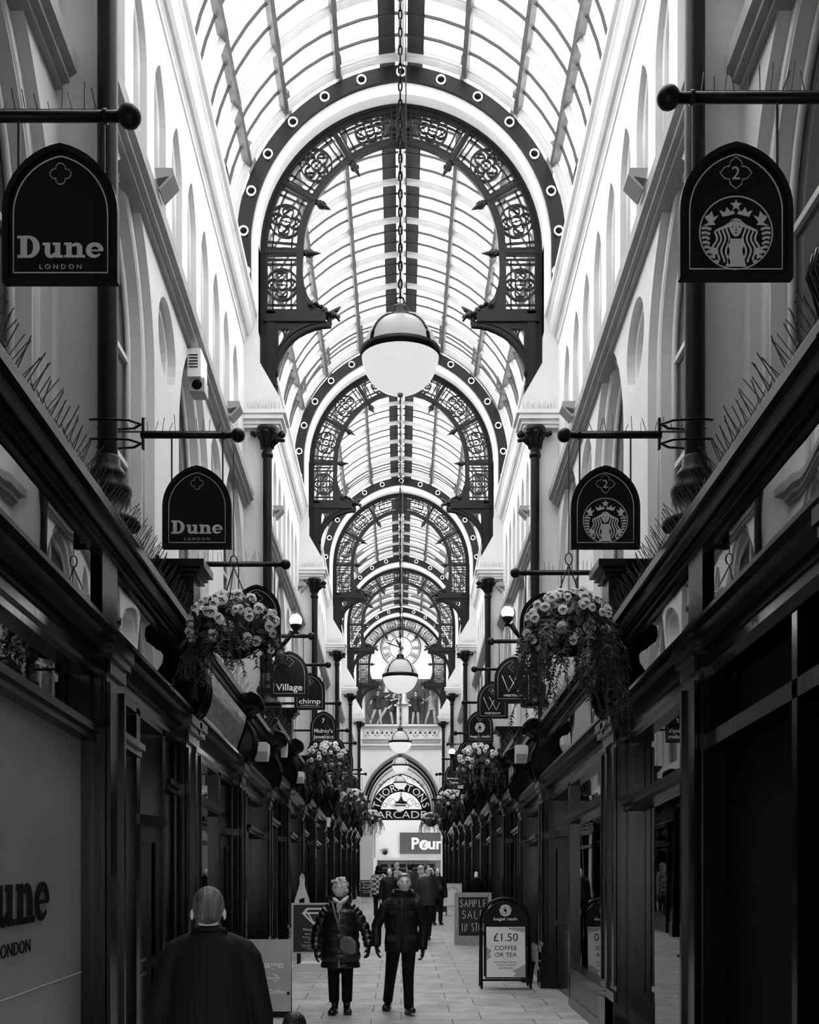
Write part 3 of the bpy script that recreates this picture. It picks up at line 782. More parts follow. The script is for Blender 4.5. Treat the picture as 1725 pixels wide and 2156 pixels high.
# --- near left: fashion shop
sh = Shop(-1, 1.5, 11.0, 3.72, -.06, 'long dark shopfront nearest on the left with mirrored fascia glass and a frosted window', True)
for a, b in ((1.6,2.0),(4.3,4.7),(7.74,8.18),(10.6,11.0)): sh.pilaster(a, b)
sh.glass(4.7, 7.74, .35, tr=2.98+.03, film=True); sh.glass(2.0, 4.3, .35, tr=3.0, film=True); sh.glass(8.18, 9.1, .3, tr=2.72+.38); sh.door(9.1, 10.1); sh.glass(10.1, 10.6, .5)
sh.upper(1.5, 11.0, 'glass', [(1.6,4.3),(4.6,7.74),(8.15,11.0)])
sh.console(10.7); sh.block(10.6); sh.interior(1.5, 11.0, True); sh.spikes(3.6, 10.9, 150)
Mf = frame_at(sh.P(2.15, 6.05, 1.55, False), (0,1,0), (0,0,1))
NEARL = sh
# --- near right: coffee shop
sh = Shop(1, 1.5, 11.0, 3.72, -.06, 'long dark shopfront nearest on the right with mirrored fascia glass and doorway shade painted black', True)
for a, b in ((1.6,2.0),(4.9,5.3),(7.68,8.08),(10.6,11.0)): sh.pilaster(a, b)
m = MB(); sh.box(m, 2.2, 2.26, 2.0, 7.68, 0, 3.4); m.build('doorway_shade', M_black, sh.t)  # black sheet painting in the shade of the open doorway
m = MB(); sh.box(m, 2.05, 2.2, 5.9, 5.98, 0, 3.4); sh.box(m, 2.05, 2.2, 5.3, 7.68, 2.95, 3.05, True, True); m.build('door_frame', M_wood, sh.t)
sh.glass(8.08, 10.6, .35, tr=2.72+.1); sh.upper(1.5, 11.0, 'glass', [(1.6,4.9),(5.3,7.68),(8.05,11.0)])
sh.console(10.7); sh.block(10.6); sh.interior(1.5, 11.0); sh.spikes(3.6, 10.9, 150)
NEARR = sh
# scroll heads of the near corner consoles
for side in (-1, 1):
    t = thing('scroll_console', 'dark carved scroll cut by the %s edge of the photo above the near cornice' % ('left' if side < 0 else 'right'), 'ornament', (side*1.97, 5.1, 4.32)); t.scale = (.62, .62, .62)
    m = MB()
    P = [Vector((side*(.1-.16*cos(a*.5)), 0, .16+.26*sin(a*.35-.6))) for a in range(10)]
    m.loft([(0,0,-.1),(-side*.02,0,.1),(-side*.08,0,.22),(-side*.06,0,.38),(side*.06,0,.42)], [(.1,.12),(.1,.12),(.12,.1),(.1,.08),(.05,.05)], 12, up=(0,1,0))
    for d in (-.09, 0, .09): m.loft([(-side*.1,d,-.05),(-side*.15,d,.12),(-side*.2,d,.24),(-side*.17,d,.4),(-side*.02,d,.46)], .03, 8, up=(0,1,0))
    m.build('scroll', M_wood, t)
    m = MB(); m.box((-.13,-.16,-.14),(.13,.16,-.06)); m.build('base_block', M_wood, t)
LB = [11.0, 14.5, 17.5, 20.4, 23.4, 26.6, 30.2, 33.8, 37.6, 41.6, 45.6, 50.2, 54.6]
RB = [11.0, 16.4, 19.3, 22.4, 25.4, 28.6, 32.0, 35.6, 39.4, 43.4, 47.4, 51.0, 54.6]
STEPS = [11.0, 17.45, 22.4, 28.6, 33.8, 39.4, 45.6, 51.0]
def zcap(D):
    st = max([q for q in STEPS if q <= D+.06]); return 3.17-.05*(D-st) + (0 if D < 40 else -.0)
LDESC = ['with glossy curved fascia beside the first capped block', 'with white louvred alarm box on varnished fascia', 'with slim white box on its fascia, third along', 'with white alarm box, fourth small front along', 'behind the second left flower basket', 'behind the third left basket', 'past the third left basket with white window sills', 'eighth along', 'ninth along', 'tenth along', 'eleventh along', 'last before the end archway']
RDESC = ['with tall mirror fascia behind the big right basket', 'with white louvred alarm box', 'with ornate white lettering on the fascia', 'with fluted consoles beside the second right basket', 'fifth small front along', 'sixth small front along', 'seventh along', 'eighth along', 'ninth along', 'tenth along', 'eleventh along', 'last before the end archway']
SHOPS = {}
for side, BB, DD, sn in ((-1, LB, LDESC, 'left'), (1, RB, RDESC, 'right')):
    for i in range(12):
        a, b = BB[i], BB[i+1]
        s_ = Shop(side, a, b, zcap(a), -.05, 'dark small shopfront on the %s, %s' % (sn, DD[i]))
        SHOPS[(side, i)] = s_
        wp = .34 if i < 5 else .4
        s_.pilaster(b-wp, b)
        if i == 0: s_.pilaster(a, a+.3)
        mid = a+(b-a)*(.62 if side < 0 else .6)
        if i % 2 == 0:
            s_.glass(a+(.3 if i == 0 else 0), mid); s_.door(mid, b-wp)
        else:
            s_.door(a, a+1.0); s_.glass(a+1.0, b-wp)
        s_.upper(a, b-.05, 'glass' if (side > 0 and i == 0) else 'wood')
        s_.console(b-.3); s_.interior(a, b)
        if i in (2, 5, 8) : s_.block(b-.32)
        if i < 3: s_.spikes(a, b-.4, 30)
# ------------------------------------------------------------------ plain white wall beyond the last shops
m = MB()
for side in (-1, 1):
    m.box((side*2.4, 54.6, -1), (side*3.0, 66.9, 4.4)); m.box((side*2.05, 54.6, 3.95), (side*3.0, 66.5, 4.4))
struct(m.build('wall_passage', mat('brightened end wall plaster', .85, .6, .3, bump=.1, bs=8, var=.03, vs=1)))  # paler copy of the plaster; stronger light at the far end put into colour
# ------------------------------------------------------------------ clock wall
WD = 67.0; SW = F/WD
def wp(px, py): return ((px-VX)/SW, EYE+(VY-py)/SW)
MXZ = lambda D: Matrix(((1,0,0,0),(0,0,-1,D),(0,1,0,0),(0,0,0,1)))   # local (x,z) facing the camera
def rrect(x0, x1, z0, z1, r, n=6, bottom=False):
    P = [(x0,z0),(x1,z0)]
    P += [(x1-r+r*cos(a*pi/2/n), z1-r+r*sin(a*pi/2/n)) for a in range(n+1)]
    P += [(x0+r-r*sin(a*pi/2/n), z1-r+r*cos(a*pi/2/n)) for a in range(n+1)]
    return P
m = MB()
niche = rrect(-2.15, 2.2, 9.62, 12.25, .55)
gate = [(2.35,-1.2),(2.35,3.95),(1.62,3.95)]+[(x, 4.7+z) for x, z in parch(1.62, 2.05, 10)]+[(-1.62,3.95),(-2.35,3.95),(-2.35,-1.2)]
m.plate([(-3.4,-1.2),(3.4,-1.2),(3.4,17),(-3.4,17)], [niche, gate[::-1]], -.5, 0, 0, MXZ(WD))
struct(m.build('wall_end', mat('brightened end wall plaster', .85), fix=False))
m = MB(); m.box((-30,WD+.02,-2),(-3.35,WD+.5,22)); m.box((3.35,WD+.02,-2),(30,WD+.5,22)); m.box((-3.35,WD+.02,17),(3.35,WD+.5,22)); struct(m.build('wall_street_unseen', M_plaster))  # unseen street wall, spread wide and tall to cut skylight in the street
ct = thing('clock_niche', 'arched niche below the clock with fine mesh, white surround and trefoil frieze', 'niche', (0, WD, 9.6))
II = Matrix.Translation((0, -WD, -9.6))
m = MB(); m.plate(rrect(-2.5, 2.55, 9.55, 12.6, .75), [niche], 0, .12, 0, II @ MXZ(WD)); m.plate(rrect(-2.3, 2.35, 9.6, 12.4, .62), [niche], 0, .2, 0, II @ MXZ(WD)); m.build('surround', M_trimw, ct)
m = MB(); m.box((-2.3,WD+.8,9.5),(2.3,WD+.85,12.4), M=II); m.box((-2.3,WD,9.5),(2.3,WD+.85,9.62), M=II); m.build('back_panel', mat('niche back', .3, .7, .2, var=.15, vs=2), ct)
m = MB()
for i in range(62): x = -2.15+4.35*i/61; m.box((x-.006, WD+.6, 9.62), (x+.006, WD+.61, 12.25), M=II)
for i in range(38): z = 9.62+2.63*i/37; m.box((-2.15, WD+.6, z-.006), (2.2, WD+.61, z+.006), M=II)
m.build('wire_mesh', M_wire, ct)
m = MB(); m.box((-2.6,WD-.2,9.5),(2.6,WD+.1,9.62), M=II); m.box((-2.35,WD-.1,9.42),(2.35,WD+.1,9.5), M=II); m.box((-2.35,WD-.1,8.74),(2.35,WD+.1,8.82), M=II)
m.box((-2.7,WD-.22,8.34),(2.7,WD+.1,8.44), M=II); m.box((-2.65,WD-.12,8.2),(2.65,WD+.1,8.34), M=II); m.build('ledge', M_trimw, ct)
m = MB(); m.box((-2.3,WD-.06,8.5),(2.3,WD,8.7), M=II); m.build('lower_band', mat('grey band', .3, .6, .3, var=.2, vs=20), ct)
m = MB(); m.box((-2.25,WD-.02,8.84),(2.25,WD,9.4), M=II)
nT = 8
for i in range(nT*2+1):
    x = -2.25+4.5*i/(nT*2); z0, z1 = (8.86, 9.38) if i % 2 else (9.38, 8.86); x2 = min(2.25, x+4.5/(nT*2))
    if i < nT*2: m.bar((x, WD-.05, z0), (x2, WD-.05, z1), .06, .06, M=II)
m.build('triangle_frieze', M_trimw, ct)
m = MB()
for i in range(nT*2-1):
    x = -2.25+4.5*(i+1)/(nT*2); up = i % 2
    for k in range(3):
        a = (pi/2 if not up else -pi/2)+k*2*pi/3; m.ball((x+.09*cos(a), WD-.03, (9.03 if not up else 9.21)+.09*sin(a)), .06, 8, 0, II, (1,.3,1))
m.build('trefoils', M_iron, ct)
# clock
ck = thing('wall_clock', 'large skeleton wall clock with Roman numerals high on the white end wall', 'clock', (-.03, WD-.08, 14.1))
m = MB()
def ring2(m, r, wd, M): stroke(m, circ(0,0,r,48), wd, 0, .03, 0, M, True)
Mc = Matrix(((1,0,0,0),(0,0,-1,0),(0,1,0,0),(0,0,0,1)))
ring2(m, 1.17, .05, Mc); ring2(m, 1.06, .025, Mc); ring2(m, .66, .04, Mc)
for i in range(60):
    a = 2*pi*i/60; m.bar((1.06*cos(a),-.02,1.06*sin(a)), (1.15*cos(a),-.02,1.15*sin(a)), .03 if i % 5 == 0 else .015, .02, up=(0,1,0))
m.build('dial_rings', M_iron, ck)
m = MB()
NUM = ['XII','I','II','III','IIII','V','VI','VII','VIII','IX','X','XI']
for h in range(12):
    a = pi/2-2*pi*h/12; rd = Vector((cos(a),0,sin(a))); tg = Vector((sin(a),0,-cos(a)))
    s_ = NUM[h]; wds = {'I':.07,'V':.14,'X':.15}; W = sum(wds[c] for c in s_); x = -W/2
    for c in s_:
        cw = wds[c]; r0, r1 = .70, 1.03
        def q(u, r): return rd*r+tg*u+Vector((0,-.02,0))
        if c == 'I': m.bar(q(x+cw/2, r0), q(x+cw/2, r1), .035, .02, up=(0,1,0))
        elif c == 'V': m.bar(q(x+.02, r1), q(x+cw/2, r0), .035, .02, up=(0,1,0)); m.bar(q(x+cw-.02, r1), q(x+cw/2, r0), .018, .02, up=(0,1,0))
        else: m.bar(q(x+.02, r1), q(x+cw-.02, r0), .035, .02, up=(0,1,0)); m.bar(q(x+cw-.02, r1), q(x+.02, r0), .018, .02, up=(0,1,0))
        x += cw
m.build('numerals', M_iron, ck)
for nm, ang, L, wd in (('minute_hand', 290, 1.0, .06), ('hour_hand', 331, .62, .1)):
    m = MB(); a = radians(90-ang); d = (cos(a), sin(a)); 
    P = [(-d[0]*.2, -d[1]*.2), (0,0), (d[0]*L*.75, d[1]*L*.75), (d[0]*L, d[1]*L)]
    stroke(m, P, [wd, wd, wd*1.3, .01], .05, .08, 0, Mc); m.build(nm, M_iron, ck)
m = MB(); m.ball((0,-.08,0), .1, 12, sc=(1,.5,1)); m.bar((0,-.05,0),(.12,-.3,-.02), .05); m.build('hub', M_iron, ck)
# archway mouldings
gt = thing('end_archway', 'pointed dark moulded archway under the frieze at the far end', 'archway', (0, WD, 4.7))
for i, (hw, rs, mt) in enumerate(((2.28,3.2,M_string),(2.14,2.98,M_iron),(2.0,2.72,M_iron),(1.86,2.45,M_string),(1.74,2.22,M_iron))):
    m = MB(); P = [(hw,0,-.75)]+[(x, .0, z) for x, z in parch(hw, rs, 14)]+[(-hw,0,-.75)]
    P = [(x, -.12+.05*i, z) for x, y, z in P if abs(x) <= hw+1]
    m.loft(P, .07-.005*i, 8, up=(0,1,0)); m.build('arch_moulding', mt, gt)
# screen with the arcade name
sc_ = thing('arcade_name_screen', 'curved and straight dark boards reading THORNTONS ARCADE hung in the end archway', 'sign', (0, WD-.2, 4.0))
Is = Matrix.Translation((0, -(WD-.2), -4.0)); Mg = Is @ MXZ(WD-.2)
m = MB(); cz = 4.42
ringo = [(1.78*cos(radians(a)), cz+1.78*sin(radians(a))) for a in range(0, 181, 6)]; ringi = [(1.22*cos(radians(a)), cz+1.22*sin(radians(a))) for a in range(180, -1, -6)]
m.plate(ringo+ringi, [], 0, .05, 0, Mg); m.build('curved_board', M_sign, sc_)
m = MB(); m.box((-1.62,WD-.25,3.98),(1.62,WD-.2,4.62), M=Is); m.build('straight_board', M_sign, sc_)
mm = MB(); s_ = "THORNTONS"
for i, ch in enumerate(s_):
    a = radians(163-(146)*i/8); r = 1.5
    p = Vector((r*cos(a), WD-.26, cz+r*sin(a))); right = Vector((sin(a), 0, -cos(a))); up = Vector((cos(a), 0, sin(a)))
    Mt = Is @ frame_at(p, right, up)
    addmesh(mm, text('t', ch, .5, Mt, None, height=.42, raw=True, ext=.01))
mm.build('curved_lettering', M_white, sc_)
text('straight_lettering', 'ARCADE', .5, Is @ frame_at((0, WD-.27, 4.3), (1,0,0), (0,0,1)), M_white, sc_, width=2.9, height=.42, ext=.01)
m = MB()
for sgn in (-1, 1):
    for (cx, cz_, r, dr) in ((.55,5.0,.28,1),(.95,4.85,.16,-1),(.35,4.8,.16,-1),(1.2,6.0,.13,1),(.75,6.28,.15,-1),(1.0,6.2,.1,1),(.45,6.45,.12,1)):
        P = []
        for t in range(16):
            a = t/15*2*pi*1.25; rr = r*(1-.55*t/15); P.append((sgn*(cx+dr*rr*cos(a)), WD-.22, cz_+rr*sin(a)))
        m.loft(P, .014, 5, M=Is, up=(0,1,0))
P = [(1.7*x/1.62, WD-.22, 4.7+z*1.0-.02) for x, z in parch(1.62, 2.0, 12)]; m.loft(P, .03, 6, M=Is, up=(0,1,0))
m.build('scrollwork', M_iron, sc_)
m = MB(); m.lathe([(0,5.5),(.04,5.3),(.1,5.2),(.12,5.12),(.3,5.05),(.32,4.98),(.2,4.9),(0,4.9)], 14, M=Is, c=(0,WD-.5,0))
for a in range(4): m.ball((.28*cos(a*pi/2), WD-.5+.28*sin(a*pi/2), 5.0), .07, 8, M=Is)
m.loft([(0,WD-.5,5.4),(0,WD-.5,6.7)], .02, 6, M=Is); m.build('lantern_crown', M_iron, sc_)
# ------------------------------------------------------------------ street beyond
BD = 74.0  # set close so the narrow street gets less skylight
m = MB(); m.box((-30, BD, -2), (30, BD+.5, 24)); struct(m.build('wall_far', mat('white street wall', .8, .8, .2, var=.04, vs=.5)))
sb = thing('shop_building_front', 'white store front across the street with glazed doors under a flat canopy', 'storefront', (1, BD, floor_z(BD)))
fz = floor_z(BD); Ib = Matrix.Translation((-1, -BD, -fz)); SB = F/BD
def bp(px, py): return ((px-VX)/SB, EYE+(VY-py)/SB)
m = MB(); x0, z0 = bp(787, 1811); x1, z1 = bp(938, 1806); m.box((x0, BD-1.2, z0), (x1, BD, z1), M=Ib); m.box((x0, BD-1.2, fz), (x0+.25, BD, z0), M=Ib); m.box((x1-.25, BD-1.2, fz), (x1, BD, z0), M=Ib); m.build('canopy', M_trimw, sb)
for px0, px1 in ((799,818),(822,856),(860,894),(898,916)):
    xa, zt = bp(px0, 1819); xb, _ = bp(px1, 1819)
    m = MB(); m.box((xa, BD-.3, fz), (xb, BD-.24, zt), M=Ib); d = m.build('glazed_door', mat('dark door glass', .01, .25, .3), sb)
    m = MB()
    for x in (xa, xb): m.box((x-.04, BD-.36, fz), (x+.04, BD-.28, zt+.08), M=Ib)
    m.box((xa, BD-.36, zt-.3), (xb, BD-.3, zt-.24), M=Ib); m.box((xa, BD-.36, zt), (xb, BD-.3, zt+.08), M=Ib); m.build('door_frame', M_string, d)
m = MB(); m.box((bp(789,0)[0]-.05, BD-.1, fz), (bp(789,0)[0]+.05, BD, 9), M=Ib); m.build('corner_strip', M_string, sb)
pb = thing('store_sign_board', 'grey store sign board with big white letters above the street doors', 'sign', (bp(842,0)[0], BD-.05, bp(0,1798)[1]))
Ip = Matrix.Translation(-Vector(pb.location))
xa, zt = bp(842, 1753); zb = bp(0, 1798)[1]
m = MB(); m.box((xa, BD-.15, zb), (xa+5, BD-.02, zt), M=Ip); m.build('board', mat('grey sign', .10, .4, .4, var=.1, vs=2), pb)
o = text('lettering', 'Poun', 1, Ip @ frame_at((bp(900,0)[0], BD-.16, bp(0,1776)[1]), (1,0,0), (0,0,1)), M_white, pb, width=2.05, height=.78, ext=.01, bold=.03)
m = MB(); cx, cz2 = bp(893.5, 1779); Mo = Ip @ MXZ(BD-.175); stroke(m, circ(cx, cz2, .3, 20), .06, 0, .02, 0, Mo, True); m.plate(circ(cx, cz2, .27, 20), [], 0, .015, 0, Mo); m.build('coin_disc', M_white, pb)
text('pound_mark', '£', .4, Ip @ frame_at((cx, BD-.2, cz2), (1,0,0), (0,0,1)), M_string, pb, height=.36, ext=.005)
t = thing('dome_camera', 'small white dome camera on the white wall left of the grey store sign', 'camera', (bp(811,0)[0], BD-.1, bp(0,1793)[1]))
m = MB(); m.box((-.2,-.15,.0),(.2,.1,.2)); m.box((-.35,-.05,.05),(-.15,.05,.12)); m.build('housing', M_boxg, t)
m = MB(); m.ball((0,-.1,-.05), .17, 12); m.build('dome', M_iron, t)
m = MB(); m.box((-2.42, 64.6, -1), (-1.62, 66.4, 3.95)); struct(m.build('trim_gate', M_plaster)).name = 'trim_%d' % (TN+1)
# ------------------------------------------------------------------ lettering helpers for signs
def dune(mb, M, W, z=.004):
    """slab-serif word, total width W, baseline at local origin centred"""
    T = 1.05+.1+.92+.06+.94+.06+.78; sc0 = W/T; x0 = -W/2
    def K(dx): return M @ Matrix.Translation((x0+dx*sc0, 0, 0)) @ Matrix.Diagonal((sc0, sc0, 1, 1))
    el = lambda cx, cy, rx, ry, a0, a1, n=10: [(cx+rx*cos(radians(a0+(a1-a0)*i/n)), cy+ry*sin(radians(a0+(a1-a0)*i/n))) for i in range(n+1)]
    mb.plate([(0,0),(.52,0)]+el(.52,.5,.5,.5,-85,85)+[(.52,1),(0,1),(0,.88),(.14,.88),(.14,.12),(0,.12)], [[(.44,.12),(.5,.12)]+el(.5,.5,.22,.38,-80,80)+[(.5,.88),(.44,.88)]], 0, z, 0, K(0))
    d = 1.15; zi = z
    for b in ((0,.57,.34,.68),(.1,.2,.34,.68),(.56,0,.8,.68),(.46,.57,.8,.68),(.56,0,.92,.11)): zi += .0003; mb.plate([(b[0],b[1]),(b[2],b[1]),(b[2],b[3]),(b[0],b[3])], [], 0, zi, 0, K(d))
    mb.plate(el(.36,.24,.26,.25,180,330)+[(.6,.25),(.5,.22)]+el(.4,.24,.07,.1,330,180,5), [], 0, z, 0, K(d))
    d = 2.13
    for b in ((0,.57,.34,.68),(.1,0,.34,.68),(0,0,.44,.11),(.58,0,.82,.46),(.48,0,.94,.11)): zi += .0003; mb.plate([(b[0],b[1]),(b[2],b[1]),(b[2],b[3]),(b[0],b[3])], [], 0, zi, 0, K(d))
    mb.plate([(.3,.5)]+el(.52,.42,.06,.12,120,0,4)+el(.56,.45,.26,.24,0,130)+[(.3,.6)], [], 0, z, 0, K(d))
    d = 3.13
    P = [(.38+.29*cos(radians(a)), .34+.27*sin(radians(a))) for a in range(0, 325, 12)]
    stroke(mb, P, [.16+.06*abs(cos(radians(a))) if a < 250 else .16-.0012*(a-250) for a in range(0, 325, 12)], 0, z, 0, K(d))
    mb.plate([(.12,.30),(.74,.30),(.76,.36),(.12,.38)], [], 0, z, 0, K(d))
def quatline(mb, M, R, wd, pointed=False):
    P = []
    for k in range(4):
        a0 = pi/2*k
        for i in range(9):
            th = radians(-105+210*i/8); x = R*.52+R*.44*cos(th); y = R*.44*sin(th)
            if pointed and i == 4: x = R*1.08
            P.append((cos(a0)*x-sin(a0)*y, sin(a0)*x+cos(a0)*y))
    stroke(mb, P, wd, 0, .003, 0, M, True)
def siren(mb, M, R):
    """round emblem: crowned long-haired figure with two raised tails"""
    K = M @ Matrix.Diagonal((R, R, 1, 1)); z = .003
    stroke(mb, circ(0,0,1,40), .03, 0, z, 0, K, True)
    star = [( (.17 if i % 2 == 0 else .07)*sin(pi*i/5), .76+(.17 if i % 2 == 0 else .07)*cos(pi*i/5)) for i in range(10)]
    mb.plate(star, [], 0, z, 0, K)
    for s in (-1, 1):
        mb.plate([(s*x, y) for x, y in ((.03,.52),(.36,.44),(.46,.62),(.3,.56),(.26,.7),(.15,.58),(.08,.62))], [], 0, z, 0, K)
        mb.plate([(s*x, y) for x, y in ((.56,.22),(.62,.3),(.48,.48),(.62,.42),(.66,.6),(.74,.5),(.86,.44),(.8,.34),(.74,.28),(.9,.2))], [], 0, z, 0, K)
        for j in range(8):     # hatched tail
            y = .12-.13*j; xo = sqrt(max(.05, 1-y*y))*.95; xi = xo-.26+.022*j
            stroke(mb, [(s*xi, y-.03), (s*(xi+xo)/2, y+.02), (s*xo, y)], .07, 0, z, 0, K)
        mb.plate([(s*x, y) for x, y in ((.5,-.42),(.66,-.4),(.74,-.5),(.6,-.62),(.48,-.55))], [], 0, z, 0, K)
        for j in range(4):     # wavy hair
            P = []; w0 = .18+.095*j
            for i in range(17):
                t = i/16; y = .36-.08*j*.6-t*(1.22-.1*j)
                top = min(1, t*4.5); x = (.05+.0*j)+(w0-.0)*sin(top*pi/2)+.05*sin(t*11+.0*j)+.13*t*(j/3)
                if y < -.93: break
                P.append((s*x, y))
            stroke(mb, P, .052, 0, z, 0, K)
    # face with carved gaps
    face = [(0,.40),(.12,.37),(.18,.27),(.18,.12),(.13,-.0),(.05,-.09),(0,-.1),(-.05,-.09),(-.13,0),(-.18,.12),(-.18,.27),(-.12,.37)]
    eye = lambda s: [(s*.05,.16),(s*.1,.19),(s*.15,.16),(s*.1,.145)]
    mouth = [(-.06,-.0),(0,.012),(.06,0),(0,-.035)]; nose = [(-.015,.04),(.02,.04),(.01,.14),(-.005,.14)]
    mb.plate(face, [eye(1), eye(-1), mouth, nose], 0, z, 0, K)
    mb.plate([(-.16,-.16),(.16,-.16),(.22,-.3),(.17,-.5),(.22,-.7),(.28,-.93),(-.28,-.93),(-.22,-.7),(-.17,-.5),(-.22,-.3)], [], 0, z, 0, K)
def sign_outline(w_, h_, ins=0):
    hw = w_/2-ins; rs = h_*.50-ins*1.1
    return [(-hw, ins),(hw, ins)]+[(x, h_*.5+y) for x, y in parch(hw, rs, 10)]
def hanging_sign(side, D, zp, label, draw, blabel, dz=.92, cx=1.70, wall=2.86, spikes=True, w_=.574, h_=.69, extra=True):
    sx = side*cx; zb = zp-dz
    t = thing('hanging_sign', label, 'sign', (sx, D, zb), 'hanging shop signs along the arcade')
    m = MB(); Mf = frame_at((0,0,0), (1,0,0), (0,0,1))
    m.plate(sign_outline(w_, h_), [], -.022, .012, 0, Mf); m.plate(sign_outline(w_, h_), [sign_outline(w_, h_, .028)], .012, .03, 0, Mf)
    m.build('sign_board', M_sign, t)
    m = MB(); stroke(m, sign_outline(w_, h_, .052), .006, .0125, .015, 0, Mf, True); m.build('border_line', M_line, t)
    Mt = frame_at((0,-.0125,0), (1,0,0), (0,0,1))
    if draw: draw(t, Mt)
    for s in (-1, 1):
        m = MB(); x = s*w_*.37; zt = h_*.5+ (h_*.28); m.bar((x, 0, zt), (x, 0, dz-.02), .013); m.build('hanger_rod', M_wire, t)
    b = thing('sign_bracket', blabel, 'bracket', (side*wall, D, zp))
    m = MB(); x1 = side*1.39-side*wall; x00 = side*(2.45-.28-wall) if abs(D-D0) < .2 else 0; m.loft([(x00,0,0),(x1,0,0)], .028, 12, up=(0,1,0)); m.loft([(x1+side*.1,0,0),(x1+side*.08,0,0)], .036, 12, up=(0,1,0)); m.build('arm', M_iron, b)
    m = MB(); m.ball((x1-side*.03,0,0), .06, 16); m.build('ball_end', M_iron, b)
    m = MB()
    if abs(D-D0) < .2 :    # clamped round the column
        xc = side*2.45-side*wall
        for z in (-.07, .09):
            for s in (-1, 1): m.loft([(xc-side*.28,0,z),(xc-side*.2,s*.09,z),(xc,s*.12,z),(xc+side*.12,s*.1,z)], [(.018,.008)]*4, 6)
        m.box((xc-side*.3-.01,-.02,-.12),(xc-side*.3+.01,.02,.14))
    else: m.box((-.02,-.05,-.1),(.02,.05,.1))
    m.build('wall_fixing', M_iron, b)
    if spikes:
        m = MB(); rnd = random.Random(int(D*7)+side)
        n = 16; m.bar((x1*.3,0,.028),(x1*.96,0,.028),.012)
        for i in range(n):
            x = x1*.32+x1*.62*i/n+rnd.uniform(-.01,.01)
            m.bar((x,0,.025), (x+rnd.uniform(-.03,.03), rnd.uniform(-.04,.04), .025+rnd.uniform(.06,.15)), .0045)
        m.build('bird_spikes', M_wire, b)
    return t
def d_dune(t, M):
    m = MB(); dune(m, M @ Matrix.Translation((0,.125,0)), .43); m.build('shop_name', M_letterg, t)
    text('small_lettering', 'L O N D O N', .03, M @ Matrix.Translation((0,.082,0)), M_line, t, width=.21, height=.022)
    m = MB(); quatline(m, M @ Matrix.Translation((0,.545,0)), .055, .003); m.build('quatrefoil_line', M_line, t)
def d_siren(n, blank=False):
    def f(t, M):
        m = MB(); siren(m, M @ Matrix.Translation((0,.235,0)), .185); m.build('siren_emblem', M_letterg, t)
        m = MB(); quatline(m, M @ Matrix.Translation((0,.54,0)), .075, .003, True); m.build('quatrefoil_line', M_line, t)
        text('number', n, .07, M @ Matrix.Translation((0,.54,0)), M_line, t, height=.065)
    return f
def d_txt(items, num=None, bold=.001):
    def f(t, M):
        for s, y, wd, hh in items: text('lettering', s, .1, M @ Matrix.Translation((0,y,0)), M_white, t, width=wd, height=hh, bold=bold)
        if num is not None:
            m = MB(); quatline(m, M @ Matrix.Translation((0,.53,0)), .07, .004, True); m.build('quatrefoil_line', M_line, t)
            if num: text('number', num, .08, M @ Matrix.Translation((0,.53,0)), M_line, t, height=.065)
    return f
def d_w(num):
    def f(t, M):
        m = MB(); K = M @ Matrix.Translation((0,.16,0))
        stroke(m, [(-.17,.24),(-.07,0),(.06,.24)], .012, 0, .003, 0, K); stroke(m, [(-.06,.24),(.07,0),(.17,.24)], .012, 0, .003, 0, K); m.build('monogram', M_white, t)
        d_txt([('WESTROW', .10, .30, .032)], num)(t, M)
    return f
def bagel(mb, M, R):
    rnd = random.Random(5)
    for r in (.32, .45, .58, .7, .82, .94):
        n = 26; P = [(R*r*cos(2*pi*i/n)*(1+rnd.uniform(-.05,.05)), R*r*sin(2*pi*i/n)*(1+rnd.uniform(-.05,.05))) for i in range(n)]
        o_ = rnd.randrange(26); P = P[o_:]+P[:o_]+[P[o_]]
        for q in range(2): stroke(mb, P[q*13:q*13+13], R*.075, 0, .003, 0, M)
def d_bagel(t, M):
    m = MB(); bagel(m, M @ Matrix.Translation((0,.32,0)), .11); m.build('bagel_emblem', M_white, t)
    d_txt([('bagel nash', .12, .42, .07)], '8')(t, M)
LS = [(5.7,5.56,.84,d_dune,'largest black arched sign, shop name and small city name, hanging at the left edge'),
 (9.5,5.37,.95,d_dune,'second black arched slab-lettered sign on the left, clamped to the near column, complete and unhidden'),
 (13.4,5.29,.93,lambda t, M: d_txt([], '')(t, M),'black arched sign on the left half hidden behind the big flower basket'),
 (17.3,5.2,.92,d_txt([('Village', .13, .40, .13)], '', .001),'black arched sign reading Village on the left'),
 (21.2,5.42,.84,d_txt([('chimp', .15, .40, .12),('www.thechimpstore.com', .085, .36, .022)], '5'),'black arched sign numbered 5 behind the Village sign'),
 (24.9,5.2,.86,d_txt([("Mulroy's", .25, .40, .12),('Jewellers', .12, .44, .11),('7', .48, None, .1)], None, .001),'black arched sign numbered 7 of a jeweller on the left'),
 (28.8,5.04,.85,d_txt([], ''),'black arched sign peeking out behind the jeweller sign'),
 (33.6,5.2,.85,d_txt([('ecker', .15, .3, .06)], ''),'black arched sign with script letters, above the third left basket'),
 (38.0,4.75,.85,d_txt([], ''),'black arched sign with pale border line directly over the third left basket'),
 (43.5,5.0,1.2,None,'small dark arched sign on the left, second from the end'),
 (48.5,4.2,.85,None,'farthest small dark arched sign on the left')]
